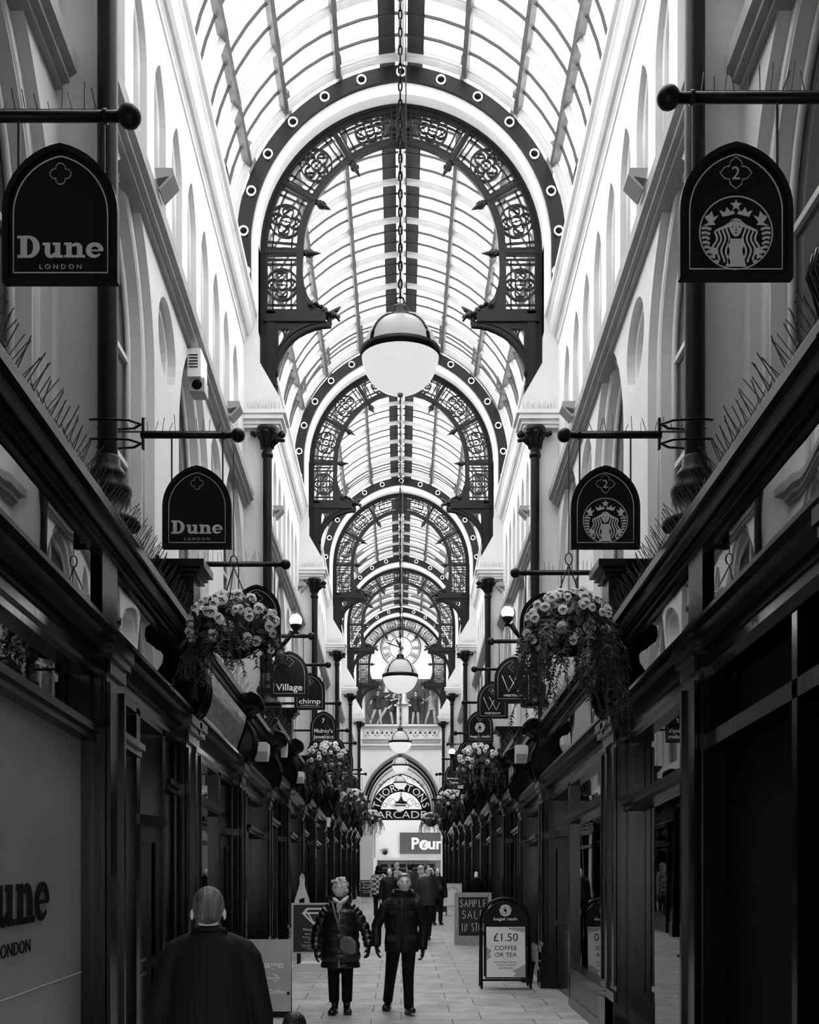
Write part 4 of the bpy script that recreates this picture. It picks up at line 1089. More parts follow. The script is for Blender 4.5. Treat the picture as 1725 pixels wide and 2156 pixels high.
RS = [(5.8,5.72,.93,d_siren('2'),'largest black arched sign with siren emblem, hanging at the right edge'),
 (9.5,5.37,.95,d_siren('2'),'second black siren emblem sign on the right, clamped to the near column'),
 (13.6,5.24,.93,d_siren('2'),'black arched siren sign half hidden behind the big right flower basket'),
 (17.3,5.12,.92,d_w('4'),'black arched WESTROW sign numbered 4 on the right'),
 (21.2,5.34,.92,d_w('6'),'black arched WESTROW sign numbered 6 on the right'),
 (24.6,5.18,.86,d_bagel,'black arched bagel nash sign numbered 8 hanging on the right'),
 (28.6,4.95,.85,d_txt([], '10'),'black arched sign numbered 10 just behind the second right basket'),
 (33.0,5.1,.85,d_txt([('Ro', .14, .2, .08)], None, .004),'black arched sign with letters Ro left of the second right basket'),
 (36.8,5.0,.85,d_txt([('Boloongaro', .22, .42, .08),('Trevor', .10, .32, .08)], None, .002),'black arched sign with blackletter Boloongaro Trevor'),
 (40.0,4.75,.85,d_txt([('A R G E N T', .12, .4, .04)], None),'black arched ARGENT sign on the right'),
 (43.7,5.0,1.1,None,'small dark arched sign on the right beyond the ARGENT sign'),
 (49.0,4.3,.85,None,'farthest small dark arched sign on the right')]
for side, L, sn in ((-1, LS, 'left'), (1, RS, 'right')):
    for i, (D, zp, dz, dr, lb) in enumerate(L):
        hanging_sign(side, D, zp, lb, dr, 'dark bracket arm with ball end on the %s, %s counting from the camera' % (sn, ['first','second','third','fourth','fifth','sixth','seventh','eighth','ninth','tenth','eleventh','twelfth'][i]), dz, spikes=(i < 4))
# vinyl name on the near window and its mirrored neighbours
def on_side(sh, D, Z, X): return frame_at(sh.P(X, D, Z, False), (0, -sh.side, 0), (0, 0, 1))
m = MB(); dune(m, on_side(NEARL, 6.30, 1.475, 2.15), 1.32, .002)
m.build('vinyl_name', M_black, NEARL.t)
text('vinyl_small_name', 'LONDON', .1, on_side(NEARL, 6.33, 1.345, 2.15), M_black, NEARL.t, width=.55, height=.075)
m = MB(); NEARL.box(m, 2.153, 2.156, 4.8, 7.68, 1.08, 1.085, False, False); m.build('film_seam', M_line, NEARL.t)
s_ = SHOPS[(1, 2)]
text('fascia_lettering', 'BARBERS', .4, frame_at(s_.P(2.06, 20.8, 3.5), (0,-1,0), (0,0,1)), M_white, s_.t, width=2.0, height=.36, bold=.01)
for (k, nm) in (((-1, 1), 'carved_emblem'),):
    s_ = SHOPS[k]; m = MB(); rnd = random.Random(2)
    for i in range(26): m.ball(s_.P(2.05, 15.1+rnd.uniform(-.35,.35), 3.55+rnd.uniform(-.22,.22)), rnd.uniform(.03,.06), 6)
    m.build(nm, M_woodg, s_.t)
# shiny bowed fascia on the first small left shop
s_ = SHOPS[(-1, 0)]
s_.run([(2.06,s_.zc+.09)]+[(1.98+.06*cos(a/6*pi), s_.zc+.1+.48*a/6) for a in range(7)]+[(2.06,s_.zc+.6)], 11.35, 14.1, 'bowed_fascia', M_foil)
# ------------------------------------------------------------------ flower baskets
M_leaf = mat('dark leaf', .035, .5, .4, var=.5, vs=6); M_leaf2 = mat('fern leaf', .05, .55, .3, var=.5, vs=5)
M_petal = mat('white petal', .95, .6, .2, var=.08, vs=30); M_fcent = mat('dark flower face', .02, .7, .2)
def make_flower():
    m = MB(); rnd = random.Random(1)
    for a, r, l in ((90,.028,.024),(50,.026,.026),(130,.026,.026),(-20,.024,.026),(200,.024,.026),(270,.03,.028)):
        ca, sa = cos(radians(a)), sin(radians(a)); P = []
        for i in range(9):
            th = 2*pi*i/9; x = l+r*cos(th)*.95; y = r*sin(th)*1.1; P.append((ca*x-sa*y, sa*x+ca*y, .006*cos(3*th)-.01*(x/.05)+.004*rnd.random()))
        m.add(P+[(ca*l*.3, sa*l*.3, .006)], [(i, (i+1) % 9, 9) for i in range(9)], 0, True)
    for a in (-20, 200, 270): 
        ca, sa = cos(radians(a)), sin(radians(a)); m.add([(0,0,.011),(ca*.026-sa*.009, sa*.026+ca*.009,.009),(ca*.03,sa*.03,.009),(ca*.026+sa*.009, sa*.026-ca*.009,.009)], [(0,1,2,3)], 1)
    m.ball((0,0,.008), .010, 6, 1, sc=(1,1,.5))
    return m
fl_mesh = None
def basket(side, X, D, Z, rx, label, seed, nf, nleaf, nfr, trail, hang):
    global fl_mesh
    rnd = random.Random(seed)
    t = thing('flower_basket', label, 'flower basket', (X, D, Z), 'hanging flower baskets')
    m = MB(); m.lathe([(.001,-.22),(.1,-.2),(.2,-.12),(.25,0),(.27,.02),(.25,.02)], 20); m.build('bowl', M_black, t)
    m = MB()
    for a in range(3):
        th = a*2*pi/3+.4; m.bar((.24*cos(th), .24*sin(th), .02), (0,0,.55), .008)
    P = [(.03*cos(a/8*2*pi), 0, .6+.05*sin(a/8*2*pi)) for a in range(9)]; m.loft(P, .006, 5, up=(0,1,0), cap=False)
    m.bar((0,0,.65),(0,0,hang), .007); m.build('hanging_wires', M_wire, t)
    m = MB()
    for i in range(nleaf):
        th = rnd.random()*2*pi; ph = rnd.uniform(-.55, 1.45); rr = rx*(.72+.3*rnd.random())
        p = Vector((rr*cos(ph)*cos(th), rr*cos(ph)*sin(th), rr*.72*sin(ph)+.03))
        n = Vector((cos(ph)*cos(th), cos(ph)*sin(th), sin(ph)*.8+.2)).normalized(); n += Vector((rnd.uniform(-.6,.6), rnd.uniform(-.6,.6), rnd.uniform(-.6,.6))); n.normalize()
        u = n.cross(Vector((rnd.uniform(-1,1), rnd.uniform(-1,1), rnd.uniform(-1,1)))).normalized(); v = n.cross(u); L = rnd.uniform(.035,.075); W = L*.45
        m.add([p-u*L, p-u*L*.3+v*W-n*.006, p+u*L*.4+v*W*.8-n*.004, p+u*L, p+u*L*.4-v*W*.8-n*.004, p-u*L*.3-v*W-n*.006], [(0,1,2,3),(0,3,4,5)], 0)
    tag(m.build('foliage', M_leaf, t, fix=False), kind='stuff')
    m = MB()
    for i in range(nfr):
        th = rnd.random()*2*pi; L = trail(th)*rnd.uniform(.25,1.1); p = Vector((rx*.6*cos(th), rx*.6*sin(th), rnd.uniform(-.05,.12))); d = Vector((cos(th)*.8, sin(th)*.8, .1)); n_ = max(8, int(L/.028)); st = L/n_
        for j in range(n_):
            d = (d+Vector((rnd.uniform(-.25,.25), rnd.uniform(-.25,.25), -.2))).normalized(); q = p+d*st
            m.bar(p, q, .004); s_ = d.cross(Vector((rnd.uniform(-.3,.3),rnd.uniform(-.3,.3),1))).normalized(); ll = (.045*(1-.6*j/n_)+.012)*rnd.uniform(.5,1.25)
            for sg in (-1, 1):
                e = q+s_*sg*ll+d*ll*rnd.uniform(.3,1.1)+Vector((0,0,rnd.uniform(-.02,.01))); w_ = d*.010; m.add([q-w_, e, q+w_, q+s_*sg*ll*.5+Vector((0,0,-.012))], [(0,1,2),(0,3,1)], 0)
            p = q
    tag(m.build('trailing_fronds', M_leaf2, t, fix=False), kind='stuff')
    for i in range(nf):
        th = rnd.random()*2*pi
        if i < nf*.7: ph = rnd.uniform(.2, 1.4)
        else: ph = rnd.uniform(-.7, .25)
        if i % 2: th = -pi/2+rnd.uniform(-1.4, 1.4)
        rr = rx*(1.0+.08*rnd.random()); p = Vector((rr*cos(ph)*cos(th), rr*cos(ph)*sin(th), rr*.75*sin(ph)+.04))
        if fl_mesh is None:
            o = make_flower().build('flower', [M_petal, M_fcent], t, fix=False); fl_mesh = o.data
        else:
            o = bpy.data.objects.new('flower', fl_mesh); COL.objects.link(o); o.parent = t
        n = Vector((cos(ph)*cos(th)*.7, cos(ph)*sin(th)*.7-.75, sin(ph)*.5+rnd.uniform(-.3,.25))).normalized()
        from mathutils import Quaternion
        q = n.to_track_quat('Z', 'Y') @ Quaternion((0,0,1), rnd.uniform(-.9,.9)); o.rotation_mode = 'QUATERNION'; o.rotation_quaternion = q; o.location = p; s_ = rnd.uniform(.62,1.05); o.scale = (s_, s_, s_)
    return t
tl = lambda th: .42+.28*max(0, cos(th))*1.0
tr = lambda th: .75+.15*cos(th*2)
basket(-1, PX(492,D0), D0, 3.72, .36, 'big hanging basket of white pansies with ferns on the left, below the second black sign', 3, 66, 760, 90, lambda th: .45+.15*sin(th*3), 1.55)
basket(1, PX(1198,D0), D0, 3.74, .36, 'big hanging basket of white pansies on the right with long ragged trails', 4, 66, 760, 120, lambda th: .55+.35*abs(cos(th*1.0)), 1.55)
zz_ = [(DK(1), 690, 1606, 1008, 1612), (DK(2), 742, 1690, 948, 1692), (DK(3), 782, 1728, 908, 1733)]
for i, (D, xl, yl, xr, yr) in enumerate(zz_):
    hg = 1.5 if i < 2 else 2.0
    o_ = ['second', 'third', 'fourth']
    basket(-1, PX(xl, D), D, PZ(yl-4, D), .38, '%s hanging basket of white flowers on the left, counting from the camera' % o_[i], 10+i, 40, 300, 60, lambda th: .8, hg)
    basket(1, PX(xr, D), D, PZ(yr-4, D), .38, '%s hanging basket of white flowers on the right, counting from the camera' % o_[i], 20+i, 40, 300, 60, lambda th: .62, hg)
# ------------------------------------------------------------------ torch lamps, alarms, floodlights
def torch(side, px, py, D, label):
    X, Z = PX(px, D), PZ(py, D); t = thing('torch_lamp', label, 'wall lamp', (side*1.95, D, Z-.6)); o = Vector((side*1.95, D, Z-.6)); g = Vector((X, D, Z))-o
    m = MB(); m.loft([(side*.0,0,-.9),(side*.0,0,-.4),(0,0,0)], .03, 8, up=(0,1,0)); m.loft([(0,0,0),(g.x*.35,0,.12),(g.x*.7,0,.3),(g.x*.9,0,.44)], [.03,.025,.03,.04], 10, up=(0,1,0)); m.box((-.03,-.05,-.12),(.03,.05,.1))
    m.lathe([(.03,-.2),(.05,-.18),(.03,-.15),(.075,-.1),(.085,-.06),(.06,-.05)], 12, c=g); m.build('torch_bracket', M_iron, t)
    m = MB(); m.ball(g, .085, 18); m.build('lamp_globe', M_lit, t)
    m = MB(); rnd = random.Random(9)
    for i in range(60):
        th = rnd.random()*2*pi; r = rnd.uniform(.01,.075); m.bar(g+Vector((r*cos(th), r*sin(th), .04)), g+Vector((r*.3*cos(th)+.02*side, r*.3*sin(th), .15+rnd.uniform(0,.06))), .004)
    m.build('bird_spikes', M_wire, t)
torch(-1, 623, 1306, 16.0, 'lit torch lamp with wire crown on the left beside the Village sign')
torch(1, 1069, 1290, 16.0, 'lit torch lamp with wire crown on the right beside the big basket')
torch(1, 952, 1583, 33.0, 'small lit torch lamp far on the right above the Ro sign')
def alarm(side, px, py, D, w_, h_, label, slim=False):
    X, Z = PX(px, D), PZ(py, D); t = thing('alarm_box', label, 'alarm box', (X, D, Z))
    m = MB(); d = .05 if slim else .09
    m.plate([(-w_/2,-h_/2),(w_/2*.8,-h_/2),(w_/2,0),(w_/2,h_/2*.8),(w_/2*.7,h_/2),(-w_/2,h_/2)], [], -d, d, 0, frame_at((0,0,0),(1,0,0),(0,0,1))); m.build('case', M_boxw, t)
    if not slim:
        m = MB()
        for i in range(7): m.box((-w_/2*.95, -d-.006, -h_/2+.01+i*h_*.07), (w_/2*.85, -d, -h_/2+.018+i*h_*.07))
        m.build('louvres', M_boxg, t)
    m = MB(); xs = sorted((side*.02, side*.42)); m.box((xs[0], -.02, -.04), (xs[1], .02, .04)); m.build('mounting', M_iron, t)
alarm(-1, 553, 1583, 14.8, .17, .24, 'white louvred alarm box, first on the left fascias')
alarm(-1, 599, 1577, 17.6, .1, .26, 'slim white box, second on the left fascias', True)
alarm(-1, 631, 1637, 20.2, .17, .2, 'white louvred alarm box, third on the left fascias')
alarm(-1, 692, 1731, 29.0, .09, .24, 'slim white box below the second left basket', True)
alarm(1, 1098, 1588, 16.8, .18, .26, 'white louvred alarm box on the right fascias')
def flood(side, px, py, D, label):
    X, Z = PX(px, D), PZ(py, D); t = thing('floodlight', label, 'floodlight', (side*2.72, D, Z))
    m = MB(); m.box((-.02,-.02,-.1),(.02,.02,.05)); m.bar((0,0,.0),(-side*.1,0,.02), .03); m.build('stalk', M_boxg, t)
    m = MB(); V = [(-side*.0,-.14,.10),(-side*.2,-.14,.10),(-side*.22,-.14,.02),(-side*.02,-.14,-.02)]; V += [(x, .14, z) for x, y, z in V]
    m.add(V, [(0,1,2,3),(4,5,6,7),(0,1,5,4),(1,2,6,5),(2,3,7,6),(3,0,4,7)]); m.build('housing', M_boxg, t)
    m = MB(); V = [(-side*.22,-.15,.02),(-side*.06,-.15,-.15),(-side*.04,-.15,-.13),(-side*.2,-.15,.04)]; V += [(x, .15, z) for x, y, z in V]
    m.add(V, [(0,1,2,3),(4,5,6,7),(0,1,5,4),(1,2,6,5),(2,3,7,6),(3,0,4,7)]); m.build('shade', M_boxg, t)
for i, (px, py, D) in enumerate(((345,388,12.7),(490,865,17.9),(583,1078,24.3),(635,1236,30.2))):
    o_ = ['first', 'second', 'third', 'fourth'][i]
    flood(-1, px, py, D, 'small grey floodlight under the left upper windows, %s from the camera' % o_)
    flood(1, 1690-px, py, D, 'small grey floodlight under the right upper windows, %s from the camera' % o_)
D = 15.6; t = thing('wall_speaker_box', 'white louvred box with camera below the left string course beside the roundel', 'box', (-2.86, D, PZ(790, D)))
m = MB(); m.box((-.02,-.25,-.12),(.16,.25,.26)); m.build('case', M_boxw, t)
m = MB()
for i in range(5): m.box((.0,-.257,.0+i*.04),(.12,-.25,.015+i*.04))
m.build('louvres', M_iron, t)
m = MB(); m.box((.0,-.2,-.30),(.2,.1,-.12)); m.build('camera_case', M_boxg, t)
m = MB(); m.ball((.1,-.2,-.21), .07, 12, sc=(1,.5,1)); m.build('lens', M_black, t)
# ------------------------------------------------------------------ boards on the floor
M_chalk = mat('chalkboard', .03, .7, .2, var=.3, vs=5); M_pine = mat('pine frame', .35, .5, .3, var=.3, vs=6, stretch=(6,6,1))
M_pale = mat('pale plywood', .5, .4, .4, var=.1, vs=3, stretch=(4,1,1)); M_alu = mat('aluminium frame', .6, .35, .5, metal=.5); M_poster = mat('poster paper', .88, .5, .3); M_leafp = mat('grey print', .4, .5, .3)
def board(name, label, cat, X, D, lean=.06):
    t = thing(name, label, cat, (X, D, floor_z(D)))
    return t
FR = lambda y=0: frame_at((0, y, 0), (1,0,0), (0,0,1))
def lean(z, k): return z*k
def LM(k, y0=0):     # plane leaning back by k, local x right, y up, z towards camera
    up = Vector((0, k, 1)).normalized(); return frame_at((0, y0, 0), (1,0,0), up)
# bagel board
t = board('pavement_sign', 'black round-topped pavement sign advertising coffee or tea for £1.50, on the right', 'pavement sign', PX(1064, 16), 16.0)
Mf = LM(.12, -.16); Mb = LM(-.12, .2)
o1 = [(-.34,.0),(-.34,.95)]+[(-x*.34/.34, .95+y) for x, y in parch(.34, .34, 8)]+[(.34,.95),(.34,0)]
o1 = [(.34,.02),(.34,.95)]+parch(.34,.33,8)[1:-1]; o1 = [(.34,.02)]+[(x, .95+y) for x, y in parch(.34,.33,8)]+[(-.34,.02)]
i1 = [(.29,.16)]+[(x, .95+y) for x, y in parch(.29,.28,8)]+[(-.29,.16)]
m = MB(); P = [Mf @ Vector((x, y, 0)) for x, y in o1]; m.loft(P, .018, 8); m.build('front_frame', M_sign, t)
m = MB(); P = [Mb @ Vector((x, y, 0)) for x, y in o1]; m.loft(P, .018, 8); m.plate(i1, [], -.008, .008, 0, Mb); m.build('rear_frame', M_sign, t)
m = MB(); m.plate(i1, [], -.012, .004, 0, Mf); m.bar(Mf @ Vector((-.3,.93,.01)), Mf @ Vector((.3,.93,.01)), .02); m.bar(Mf @ Vector((-.33,.14,.0)), Mf @ Vector((.33,.14,.0)), .03); m.build('header_panel', M_sign, t)
m = MB(); m.plate([(-.27,.18),(.27,.18),(.27,.88),(-.27,.88)], [], .004, .008, 0, Mf); m.build('poster', M_poster, t)
for pts in ([(.0,.87),(.1,.83),(.26,.8),(.268,.875)], [(.27,.18),(.1,.19),(.14,.24),(.08,.26),(.27,.36)], [(-.27,.42),(-.2,.46),(-.23,.5),(-.2,.55),(-.27,.6)]): m = MB(); m.plate(pts, [], .008, .0095, 0, Mf); m.build('leaf_print', M_leafp, t)
m = MB(); bagel(m, Mf @ Matrix.Translation((0,1.11,.005)), .085); m.build('bagel_emblem', M_white, t)
def tx(t, M, items, material, bold=0):
    for s, x, y, wd, hh in items: text('lettering', s, .1, M @ Matrix.Translation((x,y,.009)), material, t, width=wd, height=hh, bold=bold, ext=.001)
tx(t, Mf, [('bagel nash',0,.985,.33,.055)], M_white, .001)
tx(t, Mf, [('£1.50',0,.735,.34,.11),('COFFEE',0,.585,.31,.06),('OR TEA',0,.49,.3,.06),('WITH ANY BAGEL,',0,.385,.33,.026),('WRAP, PANINI',0,.345,.27,.026),('OR SALAD',0,.305,.2,.026)], M_sign)
# sample sale board
t = board('chalkboard_sign', 'wood-framed chalkboard reading SAMPLE SALE IN STORE behind the coffee sign', 'chalkboard', 1.52, 24.1)
M1 = LM(.12, -.13); M2 = LM(-.12, .14)
for MM_, nm in ((M1, 'front_frame'), (M2, 'rear_frame')):
    m = MB(); m.plate([(-.39,0),(.39,0),(.39,1.1),(-.39,1.1)], [[(-.31,.19),(.31,.19),(.31,1.0),(-.31,1.0)]], -.02, .02, 0, MM_); m.build(nm, M_pine, t)
    m = MB(); m.plate([(-.31,.19),(.31,.19),(.31,1.0),(-.31,1.0)], [], -.005, .005, 0, MM_); m.build('chalk_panel', M_chalk, t)
def chalk(t, M, lines, material=M_white, wd=.011):
    G_ = {'S':[[(.8,.9),(.4,1),(.1,.75),(.5,.52),(.85,.3),(.5,0),(.1,.1)]],'A':[[(0,0),(.45,1),(.9,0)],[(.2,.4),(.7,.4)]],'M':[[(0,0),(.1,1),(.5,.4),(.9,1),(1,0)]],'P':[[(.1,0),(.1,1),(.7,.95),(.75,.6),(.1,.5)]],'L':[[(.2,1),(.15,0),(.8,0)]],'E':[[(.8,1),(.15,1),(.1,0),(.8,0)],[(.12,.5),(.65,.5)]],'I':[[(.5,1),(.45,0)]],'N':[[(.1,0),(.15,1),(.8,0),(.85,1)]],'T':[[(0,1),(.9,1)],[(.45,1),(.45,0)]],'O':[[(.45+.4*cos(a*pi/5), .5+.5*sin(a*pi/5)) for a in range(11)]],'R':[[(.1,0),(.1,1),(.7,.9),(.7,.6),(.1,.5),(.8,0)]],' ':[]}
    m = MB()
    for s, x0, y0, cw, hh in lines:
        for i, c in enumerate(s):
            for st_ in G_[c]: stroke(m, [(x0+i*cw+px*cw*.75, y0+py*hh) for px, py in st_], wd, .006, .008, 0, M)
    m.build('chalk_lettering', material, t)
chalk(t, M1, [('SAMPLE', -.28, .80, .098, .15), ('SALE', -.24, .55, .125, .17), ('IN STORE', -.26, .28, .074, .17)])
# village board
t = board('pavement_sign', 'pale plywood pavement sign with white lettering and arrow beside the man seen from behind', 'pavement sign', PX(577, 13.2), 13.2)
M1 = LM(.05, -.05); M2 = LM(-.10, .1)
M0_ = M1
m = MB(); m.plate([(-.34,.07),(.2,.07),(.2,.9),(-.34,.9)], [], -.01, .01, 0, M1); m.build('front_panel', M_pale, t)
m = MB(); m.plate([(-.34,.0),(.2,.0),(.2,.9),(-.34,.9)], [], -.01, .01, 0, M2); m.box((-.34,-.06,0),(.18,-.02,.06)); m.build('rear_panel', M_wood, t)
tx(t, M1 @ Matrix.Translation((0,0,.004)), [('Village',-.11,.6,.46,.11),('& Coffee',-.0,.30,.27,.05)], M_white, .002)
m = MB(); stroke(m, [(-.25,.455),(.07,.455)], .012, .01, .012, 0, M1); stroke(m, [(.0,.5),(.07,.455),(.0,.41)], .014, .01, .012, 0, M1); m.build('arrow', M_white, t)
m = MB(); m.ball((.17,-.04,.28), .02, 8); m.build('bolt', M_iron, t)
# jeweller board
t = board('pavement_sign', 'dark framed jeweller sign with a diamond picture on a curved white base', 'pavement sign', -1.42, 18.6)
M1 = FR(0)
m = MB(); m.plate([(-.37,.27),(.37,.27),(.37,1.1),(-.37,1.1)], [[(-.34,.3),(.34,.3),(.34,1.07),(-.34,1.07)]], -.02, .02, 0, M1); m.build('metal_frame', M_alu, t)
m = MB(); m.plate([(-.34,.3),(.34,.3),(.34,1.07),(-.34,1.07)], [], -.01, .005, 0, M1); m.build('poster_panel', mat('dark print', .03, .3, .4), t)
m = MB(); V = [(x, y, z) for y in (-.22, .22) for x, z in ((-.4,.0),(.4,0),(.38,.05),(.2,.13),(-.2,.13),(-.38,.05))]; m.add(V, [tuple(range(6)), tuple(range(6,12))]+[(k,(k+1)%6,6+(k+1)%6,6+k) for k in range(6)]); m.build('base_tank', M_boxw, t)
for x in (-.25, .25):
    m = MB(); m.box((x-.03,-.03,.1),(x+.03,.03,.28)); m.build('support', M_iron, t)
m = MB()
o_ = [(-.2,.93),(-.12,1.02),(.12,1.02),(.2,.93),(0,.73)]
hs = [[(-.1,.99),(.1,.99),(.13,.95),(-.13,.95)],[(-.08,.92),(.08,.92),(0,.78)],[(-.15,.92),(-.11,.92),(-.04,.81)],[(.11,.92),(.15,.92),(.04,.81)]]
m.plate(o_, hs, .005, .008, 0, M1); m.build('diamond_picture', M_white, t)
tx(t, M1, [('Mulroys Jewellers',0,.66,.36,.05),('Diamond specialists',0,.59,.3,.03),('Period and modern jewellery',0,.54,.38,.028),('bought & sold',0,.505,.2,.026),('Professional repairs',0,.455,.32,.028),('Top price paid for gold',0,.41,.42,.028),('7 Thorntons Arcade',0,.35,.24,.022)], M_white)
m = MB(); m.bar((-.2,-.008,.383),(.2,-.008,.383), .004); m.build('rule_line', M_white, t)
# bottle cutout
t = board('bottle_cutout', 'white bottle-shaped cutout sign behind the jeweller sign', 'sign', PX(636, 21), 21.0)
pf = [(-.15,0),(.15,0),(.15,.85),(.135,1.05),(.07,1.25),(.045,1.35),(.05,1.42),(.04,1.5),(.0,1.55),(-.045,1.5),(-.05,1.42),(-.04,1.35),(-.07,1.25),(-.135,1.05),(-.15,.85)]
m = MB(); m.plate(pf, [], -.02, .02, 0, FR()); m.build('cutout', M_boxw, t)
m = MB(); m.plate([(-.05,.92),(.05,.95),(.05,1.1),(-.05,1.07)], [], .02, .024, 0, FR()); stroke(m, [(-.04,1.38),(-.05,1.45),(-.02,1.53),(.03,1.45)], .012, .02, .024, 0, FR()); m.build('print', M_sign, t)
# fist poster
t = board('poster_stand', 'white framed poster stand with a raised fist and rays, on the right', 'poster stand', PX(951, 33), 33.0)
M1 = LM(.08, -.08)
m = MB(); m.plate([(-.3,.42),(.3,.42),(.3,1.08),(-.3,1.08)], [[(-.27,.45),(.27,.45),(.27,1.05),(-.27,1.05)]], -.02, .02, 0, M1)
for x in (-.29, .29): m.bar(M1 @ Vector((x,0,0)), M1 @ Vector((x,.45,0)), .025); m.bar((x,.25,0), M1 @ Vector((x,.7,-.02)), .02)
m.bar((-.3,.2,.12),(.3,.2,.12), .015); m.build('frame', M_alu, t)
m = MB(); m.plate([(-.27,.45),(.27,.45),(.27,1.05),(-.27,1.05)], [], -.01, .005, 0, M1); m.build('poster', M_poster, t)
m = MB()
for i in range(15):
    a = radians(-25+230*i/14); stroke(m, [(.02+.13*cos(a), .8+.13*sin(a)), (.02+.24*cos(a), .8+.22*sin(a))], .022, .006, .008, 0, M1)
m.build('ray_print', M_leafp, t)
m = MB(); m.plate([(-.04,.62),(.08,.62),(.07,.74),(.11,.8),(.09,.88),(-.06,.88),(-.08,.8),(-.05,.74)], [[(-.04,.8),(.06,.8),(.06,.815),(-.04,.815)]], .006, .009, 0, M1); stroke(m, [(-.04,.62),(-.05,.74),(-.08,.8),(-.06,.88),(.09,.88),(.11,.8),(.07,.74),(.08,.62)], .01, .009, .0095, 0, M1); m.build('fist_print', M_white, t)
t = board('chalkboard_sign', 'narrow dark pavement board left of the fist poster', 'chalkboard', PX(928, 36), 36.0)
m = MB(); m.plate([(-.25,.1),(.2,.1),(.2,.95),(-.25,.95)], [], -.02, .02, 0, FR()); m.build('panel', M_chalk, t)
m = MB()
for x in (-.23, .18): m.bar((x,0,0),(x,0,.12), .03)
m.build('legs', M_iron, t)
# far left board
t = board('chalkboard_sign', 'small dark menu board reading ALL DAY before the far white pier', 'chalkboard', PX(773, 46), 46.0)
m = MB(); m.plate([(-.27,.22),(.27,.22),(.27,.9),(-.27,.9)], [], -.02, .02, 0, FR()); m.build('panel', M_chalk, t)
m = MB(); m.plate([(-.25,.0),(.25,.0),(.25,.22),(-.25,.22)], [], -.15, .0, 0, FR()); m.build('base', M_boxw, t)
tx(t, FR(-.02), [("HEPWORTH'S",0,.83,.44,.06),('Brunch',0,.72,.3,.06),('ALL DAY',0,.60,.4,.07),('served until late',0,.48,.4,.03),('coffee cakes tea',0,.4,.34,.03)], M_white, .002)
# tattoo sign hidden behind the woman, seen in the right-hand glass
t = board('pavement_sign', 'black tattoo shop sign with outlined tiger standing behind the walking woman', 'pavement sign', -1.17, 21.0)
m = MB(); m.plate([(-.34,.03),(.34,.03),(.34,.9),(.0,1.12),(-.2,1.12),(-.34,.98)], [], -.02, .02, 0, FR()); m.box((-.36,-.12,0),(.36,.12,.04)); m.build('panel', M_sign, t)
m = MB()
for i, c in enumerate('TATTOO'): addmesh(m, text('t', c, .1, FR(-.022) @ Matrix.Translation((-.24,.7-.105*i,0)), None, height=.08, raw=True))
m.build('lettering', M_white, t)
m = MB(); K = FR(-.021)
TG = [(.05,1.1),(.2,1.0),(.16,.9),(.25,.86),(.3,.95),(.22,.8),(.3,.7),(.3,.5),(.2,.42),(.28,.35),(.25,.2),(.1,.12),(.02,.25),(.14,.28),(.1,.4),(-.02,.45),(.08,.55),(-.0,.62),(.05,.72),(-.05,.8),(.0,.9),(-.06,1.02)]
stroke(m, TG, .02, 0, .003, 0, K, True)
for a, b in (((.06,.98),(.12,.94)),((.08,.6),(.2,.62)),((.1,.52),(.22,.5)),((.1,.68),(.22,.72)),((.12,.36),(.2,.3))): stroke(m, [a, b], .015, 0, .003, 0, K)
m.build('tiger_outline', M_white, t)
# planter, mannequin, café chair
t = thing('potted_plant', 'dark pot with trailing greenery on the floor right of the coffee sign', 'potted plant', (1.86, 16.9, 0))
m = MB(); m.lathe([(0,0),(.09,0),(.12,.26),(.13,.27),(.13,.3),(.11,.3),(.1,.26)], 16); m.build('pot', M_iron, t)
m = MB(); rnd = random.Random(8)
for i in range(140):
    a = rnd.random()*2*pi; r = rnd.random()*.16; p = Vector((r*cos(a), r*sin(a), .3+rnd.random()*.2)); u = Vector((cos(a),sin(a),rnd.uniform(-.5,.8))).normalized()*.04; v = Vector((-sin(a),cos(a),.2))*.014
    m.add([p-u, p+v, p+u, p-v], [(0,1,2,3)])
tag(m.build('leaves', M_leaf2, t, fix=False), kind='stuff')
t = thing('mannequin', 'headless shop mannequin in a dark jacket with pale neck cap on the right', 'mannequin', (PX(1003, 27), 27.0, 0))
m = MB(); m.loft([(0,0,.72),(0,0,.9),(0,0,1.08),(0,0,1.22),(0,0,1.32),(0,0,1.36)], [(.17,.11),(.15,.1),(.18,.12),(.2,.11),(.13,.08),(.06,.06)], 16)
for s in (-1, 1): m.loft([(s*.18,0,1.28),(s*.24,0,1.05),(s*.22,-.03,.8)], [.055,.05,.04], 10)
m.build('jacket', M_black, t)
m = MB(); m.loft([(0,0,1.34),(0,0,1.44)], [.045,.045], 12); m.ball((0,0,1.46), .04, 10); m.build('neck_cap', M_poster, t)
m = MB(); m.loft([(0,0,.02),(0,0,.75)], .02, 8); m.lathe([(.16,0),(.16,.02),(0,.03)], 16); m.build('stand', M_iron, t)
